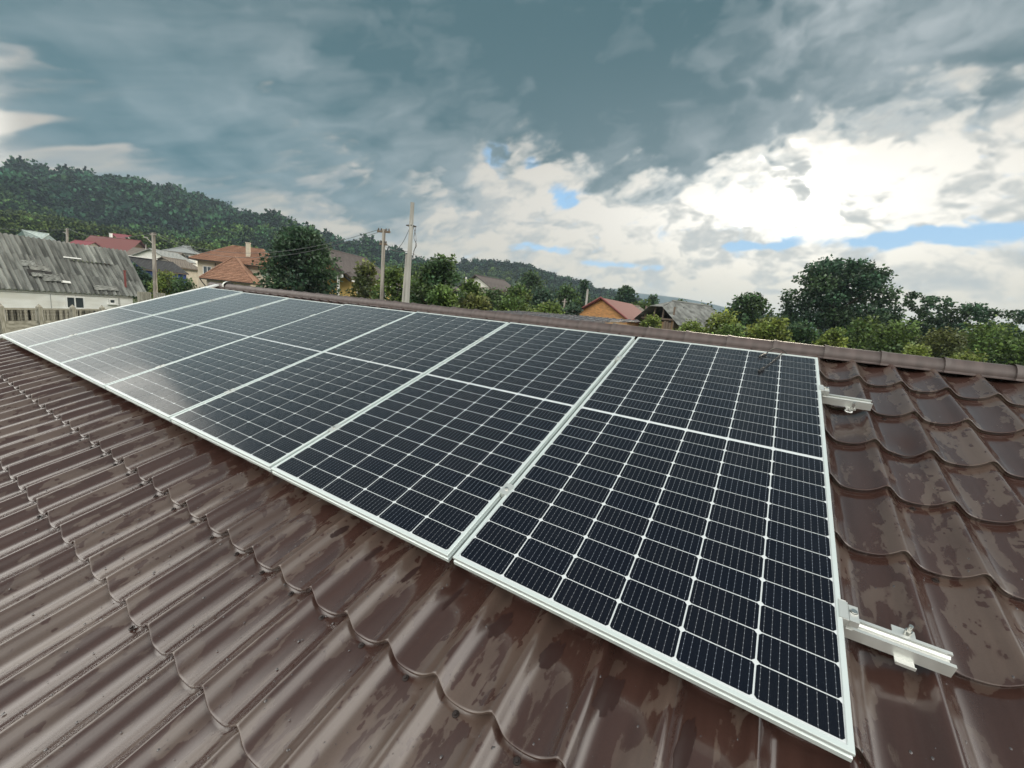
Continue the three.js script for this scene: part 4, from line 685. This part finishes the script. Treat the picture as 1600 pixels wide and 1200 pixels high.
{
  const brick = new THREE.MeshStandardMaterial({ map: paint(512, (x, y) => { const r = Math.floor(y * 64), bx = x * 26 + (r % 2) * .5, j = ((y * 64) % 1) < 0.14 || (bx % 1) < 0.06, k = 0.75 + 0.5 * hash(Math.floor(bx), r, 3); return j ? [0.36, 0.26, 0.16] : [0.50 * k, 0.22 * k, 0.065 * k]; }), roughness: 0.9 }); brick.map.repeat.set(0.16, 0.16);
  const t = lot('brick_gable_house', 902, 43, 988, 39.5, 'house with orange brick gable and red metal roof beyond the ridge'), L = t.L, He = high(902, 492, 43) - t.base, Hr = high(945, 467, 41) - t.base;
  const r = gableFront(t, L, 8, He, Hr, brick, brick, ROOFS.red, 0.3, 0.3); mesh('verge', [[0, L / 2, 1], [L, L / 2, -1]].map(([x0, x1, s]) => limb(new THREE.Vector3(x0 - s * .3, He - .3 * (Hr - He) / (L / 2) + .1, 0.34), new THREE.Vector3(x1, Hr + .12, 0.34), 0.085, 0.085, 5)), ROOFS.rusty, r);
  simpleHouse('shed', 984, 49, 1018, 50, 491, 480, 5, MAT.greyWall, ROOFS.greyBrown, 'low grey shed roof between brick gable and old barn', { category: 'shed' });
}
// old wooden barn: corrugated half-hipped roof over an open loft
{
  const t = lot('old_barn', 1013, 41, 1062, 37.5, 'old wooden barn with corrugated half hipped roof and open loft', 'barn'), L = t.L, D = 6.5, He = high(1062, 497, 38) - t.base, Hr = high(1040, 471, 41.5) - t.base;
  const boards = 13; mesh('wall', [box(0.12, He, D, 0.06, 0, -D / 2), box(0.12, He, D, L - 0.06, 0, -D / 2), box(L, He, 0.12, L / 2, 0, -D + .06)], MAT.oldWood, t);
  for (let i = 0; i < boards; i++) { const b = mesh('board', box(L / boards - 0.03, He - 0.35 - (i % 3) * .07, 0.05, (i + .5) * L / boards, 0, -0.05 + (i % 2) * 0.03), i % 4 ? MAT.oldWood : MAT.wood, t); b.rotation.z = rr(-.012, .012); }
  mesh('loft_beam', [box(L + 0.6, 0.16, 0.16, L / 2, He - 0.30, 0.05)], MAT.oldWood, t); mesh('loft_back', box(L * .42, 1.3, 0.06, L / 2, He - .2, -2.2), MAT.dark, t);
  for (const x of [0.04, 0.36, 0.64, 0.96]) mesh('loft_post', box(0.13, 1.1, 0.13, L * x, He - .14, 0.02), MAT.oldWood, t);
  const rip = (f, nu, mat, parent) => mesh('roof_sheet', surface(nu, 3, f), mat, parent), m = ROOFS.barn; m.side = THREE.DoubleSide;
  const ov = 1.1, k = (Hr - He) / (L / 2), ye = He - ov * k * .75, wave = (q) => 0.035 * Math.sin(q * 2 * Math.PI / 0.17);
  // right and left slopes, each of four strips
  for (const side of [0, 1]) for (let i = 0; i < 4; i++) rip((s, q) => { const z = mix(0.6, -D - .4, (i + s) / 4), top = Math.min(1, 1), x = side ? mix(L / 2, L + ov, q) : mix(L / 2, -ov, q); const cut = Math.max(0, (z + 1.5) / 2.1) * 0.44 * (1 - q); return [x + (side ? 1 : -1) * cut * (L / 2), mix(Hr, ye, q) - cut * (Hr - He) + wave(z) + i * .006, z, z * .3, q]; }, 60, m, t);
  rip((s, q) => { const x = mix(-0.44 * L / 2, 0.44 * L / 2, s) * q + L / 2, z = mix(-1.5, 0.6, q); return [x * 1.0, Hr - 0.44 * (Hr - He) * q + 0.03 + wave(x) * q, z, x * .3, q]; }, 60, m, t);
  mesh('ridge_cap_sheet', new THREE.CylinderGeometry(0.12, 0.12, D - 1.2, 8).rotateX(Math.PI / 2).translate(L / 2, Hr + .02, -D / 2 - .9), m, t);
}
// pale tile slope of a neighbouring roof just past the ridge
{
  const a = at(812, 486.5, 12.5), b = at(1004, 502.0, 9.2), t = thing('neighbour_roof', 'bright wet tile roof edge just beyond the ridge left of the brick gable', 'roof', [a.x, a.y, a.z], Math.atan2(-(b.z - a.z), b.x - a.x)), L = Math.hypot(b.x - a.x, b.z - a.z);
  mesh('roof_sheet', surface(Math.round(L / 0.1835 * 14), 24, (s, q) => { const x = s * L, z = q * 3.2, w = 0.036 * Math.pow(0.5 + 0.5 * Math.cos(x / 0.21 * 2 * Math.PI), 1.2), stp = (q * 3.2 / 0.34) % 1; return [x, mix(0, b.y - a.y, s) + w - z * 0.07 + 0.02 * (1 - stp) - .03, z, x / TX, z / TY]; }), tileMat, t);
  mesh('wall', box(L, a.y - 0.5, 0.2, L / 2, -a.y, 2.2), MAT.greyWall, t);
}

// ---------------------------------------------------------------- concrete fence in front of the farmhouse
{
  const conc = new THREE.MeshStandardMaterial({ map: mottled(7, [0.20, 0.19, 0.15], [0.42, 0.40, 0.34], 4, 256), roughness: 0.95 }), moss = new THREE.MeshStandardMaterial({ map: mottled(7, [0.045, 0.045, 0.025], [0.13, 0.12, 0.085], 8, 256), roughness: 1 });
  const a = at(-70, 482, 15.5), b = at(200, 487, 22), L = Math.hypot(b.x - a.x, b.z - a.z), t = thing('concrete_fence', 'weathered concrete fence with picket top in front of the farmhouse', 'fence', [a.x, 0, a.z], Math.atan2(-(b.z - a.z), b.x - a.x)), n = 5, w = L / n;
  const postG = [new THREE.BoxGeometry(0.15, 1.84, 0.15).translate(0, 0.92, 0), new THREE.ConeGeometry(0.10, 0.14, 4).rotateY(Math.PI / 4).translate(0, 1.91, 0)].map((g) => g.toNonIndexed()), post = merge(postG), picket = new THREE.BoxGeometry(0.088, 0.46, 0.05).translate(0, 0.23, 0);
  for (let i = 0; i <= n; i++) { const m = mesh('fence_post', post, conc, t); m.position.x = i * w; if (i === n) break;
    const q = mesh('concrete_panel', box(w - 0.2, 0.52, 0.06, (i + .5) * w, 0.72, 0), conc, t); mesh('concrete_panel', box(w - 0.2, 0.66, 0.06, (i + .5) * w, 0.04, 0.012), moss, t);
    mesh('top_rail', box(w - 0.2, 0.08, 0.07, (i + .5) * w, 1.70, 0), conc, t);
    for (let k = 0; k < 26; k++) { const p = mesh('picket', picket, conc, t); p.position.set(i * w + 0.2 + k * (w - 0.4) / 25, 1.245, 0); } }
  // a row of bare fence posts by the lane
  let first; [219, 226, 233, 247, 255].forEach((u, i) => { const p = at(u, 470, 27 + i * 0.4), m = first ? first.clone() : mesh('lane_post', [new THREE.BoxGeometry(0.22, 2.55, 0.2).translate(0, 1.275, 0)], conc); if (first) { m.name = numbered('lane_post'); scene.add(m); } first ??= m; m.position.set(p.x, 0, p.z); tag(m, ['squat grey post nearest the farmhouse corner', 'grey post second from the farmhouse corner', 'grey post directly left of the double wooden pole', 'grey post directly right of the double wooden pole', 'grey post furthest right of the double wooden pole'][i], 'post', 'concrete posts along the lane'); });
  const la = at(190, 450, 60), lb = at(300, 450, 66); structure(mesh('lane', surface(10, 2, (s, q) => { const p = la.clone().lerp(lb, s), x = p.x + q * 3, z = p.z - q * 5; return [x, ground(x, z) + 0.05, z, s * 3, q]; }), std(0.36, 0.29, 0.25, 0.95)));
}

// ---------------------------------------------------------------- poles and wires
const poleWood = new THREE.MeshStandardMaterial({ map: mottled(6, [0.16, 0.14, 0.12], [0.36, 0.33, 0.29], 6, 128), roughness: 0.95 }), poleConc = new THREE.MeshStandardMaterial({ map: mottled(6, [0.27, 0.26, 0.235], [0.44, 0.425, 0.39], 16, 128), roughness: 0.9 });
const wireMat = std(0.10, 0.105, 0.11, 0.5), insul = std(0.06, 0.05, 0.045, 0.3);
function pole(name, u0, v0, u1, d, r, mat, label, o = {}) {     // top at (u0, v0), foot under (u1)
  const top = at(u0, v0, d), foot = at(u1, 480, d); foot.y = ground(foot.x, foot.z);
  const t = thing(name, label, 'utility pole', foot), V = top.clone().sub(foot), put = (a, b, r0, r1, s = 10) => limb(a, b, r0, r1, s), Z = new THREE.Vector3();
  t.top = top;
  mesh('pole', put(Z, V, r * 1.25, r * .85, o.square ? 4 : 10), mat, t);
  if (o.twin) mesh('strut', put(new THREE.Vector3(o.twin, 0, 0.15), V.clone().add(new THREE.Vector3(o.twin * .35, o.twinDrop ?? -0.3, 0.1)), r * 1.1, r * .8, o.square ? 4 : 10), mat, t);
  for (const [dy, w] of o.arms ?? []) { const arm = mesh('crossarm', new THREE.BoxGeometry(w, 0.10, 0.10).translate(0, V.y + dy, 0.02), o.armMat ?? mat, t); arm.position.set(V.x * (1 + dy / V.y), 0, V.z * (1 + dy / V.y)); arm.rotation.y = o.armTurn ?? 0; for (const s of [-1, -0.45, 0.45, 1]) mesh('insulator', [new THREE.CylinderGeometry(0.03, 0.045, 0.13, 8).translate(s * (w / 2 - .06), V.y + dy + 0.11, 0.02), new THREE.CylinderGeometry(0.05, 0.05, 0.03, 8).translate(s * (w / 2 - .06), V.y + dy + 0.10, 0.02)], insul, arm); }
  return t;
}
const tall = pole('concrete_pole', 644.5, 317, 635, 19.5, 0.15, poleConc, 'tall pale double concrete pole standing just beyond the ridge', { square: true, twin: -0.16, twinDrop: -2.4 });
mesh('collar', new THREE.BoxGeometry(0.34, 0.05, 0.34).translate(tall.top.x - tall.position.x, tall.top.y - tall.position.y - 1.05, tall.top.z - tall.position.z), insul, tall);
const tee = pole('utility_pole', 600, 358.5, 597, 22, 0.10, poleWood, 'weathered utility pole with crossarm left of the tall concrete pole', { arms: [[-0.12, 0.72], [-0.78, 0.42]], armMat: MAT.oldWood, armTurn: 0.4 });
const twin = pole('utility_pole', 239.5, 364, 243.5, 37, 0.15, poleWood, 'double wooden utility pole in front of the blue shed', { twin: 0.42, twinDrop: -2.2, arms: [[-0.15, 1.2]] });
const lampArm = mesh('lamp_arm', [limb(new THREE.Vector3(0, 0, 0), new THREE.Vector3(-1.25, 0.55, 0.1), 0.035, 0.03, 6), new THREE.BoxGeometry(0.5, 0.1, 0.16).translate(-1.4, 0.6, 0.1)], poleConc, twin); lampArm.position.set(twin.top.x - twin.position.x, twin.top.y - twin.position.y - 1.0, twin.top.z - twin.position.z);
const back = pole('utility_pole', 105, 357, 107, 66, 0.16, poleWood, 'utility pole with lamp arm behind the farmhouse roof', { arms: [[-0.15, 1.4]] });
const backLamp = mesh('lamp_arm', [limb(new THREE.Vector3(0, 0, 0), new THREE.Vector3(-1.6, 0.5, 0), 0.04, 0.035, 6), new THREE.BoxGeometry(0.55, 0.11, 0.2).translate(-1.75, 0.53, 0)], poleConc, back); backLamp.position.set(back.top.x - back.position.x, back.top.y - back.position.y - 1.1, back.top.z - back.position.z);
pole('small_pole', 728.5, 433, 727, 34, 0.10, std(0.62, 0.61, 0.57, 0.9), 'short white pole among the middle trees', { square: true });
pole('small_pole', 918.5, 452, 916, 52, 0.16, poleConc, 'grey concrete pole left of the brick gable', { square: true });
pole('small_pole', 883, 467, 880, 43, 0.10, poleWood, 'brown wooden post in the bushes beyond the ridge', { arms: [[-0.3, 0.5]] });
pole('small_pole', 228, 382, 228, 92, 0.09, poleConc, 'thin street lamp pole beside the grey brown roof', {});
const wire = (a, b, sag, label, r = 0.010) => { const pts = []; for (let i = 0; i <= 12; i++) { const s = i / 12, p = a.clone().lerp(b, s); p.y -= sag * 4 * s * (1 - s); pts.push(p); } return tag(mesh('overhead_wire', tube(pts, r, 36, 5), wireMat), label, 'wire'); };
{
  const off = (p, x, y, z = 0) => p.clone().add(new THREE.Vector3(x, y, z));
  wire(off(tee.top, -0.3, 0.02), off(twin.top, 0.4, 0.0), 1.5, 'upper overhead wire from the crossarm pole to the double wooden pole', 0.013);
  wire(off(tee.top, 0.3, 0.02), off(twin.top, -0.4, -0.02), 1.8, 'lower overhead wire from the crossarm pole to the double wooden pole', 0.013);
  wire(off(twin.top, -0.5, 0), off(back.top, 0.6, 0), 0.9, 'overhead wire from the double wooden pole to the pole behind', 0.02);
  wire(off(back.top, -0.6, -0.1), at(-30, 352, 74), 0.5, 'overhead wire leaving the pole behind the farmhouse to the left', 0.02);
  wire(off(tee.top, 0.1, -0.55), off(tall.top, -0.1, -1.15), 0.75, 'slack wire between the crossarm pole and the tall concrete pole', 0.012);
  wire(off(tee.top, 0.05, -0.85), off(tall.top, 0.05, -2.2), 0.15, 'straight lower wire from the crossarm pole to the concrete pole', 0.012);
  wire(off(tall.top, 0.08, -2.3), at(690, 408, 26), 0.1, 'wire running from the concrete pole into the acacia', 0.010);
  const q = tall.top, loop = tag(mesh('pole_cable', [tube([off(q, 0.10, -1.0), off(q, 0.28, -1.15), off(q, 0.22, -1.6), off(q, 0.42, -1.95), off(q, 0.26, -2.2), off(q, 0.3, -2.6)], 0.014, 30, 5), tube([off(q, 0.10, -1.05), off(q, 0.34, -1.5), off(q, 0.36, -1.9), off(q, 0.22, -2.4), off(q, 0.12, -2.9)], 0.012, 30, 5)], insul), 'dark cable loops hanging at the tall concrete pole', 'cable');
}
renderer.render(scene, camera);
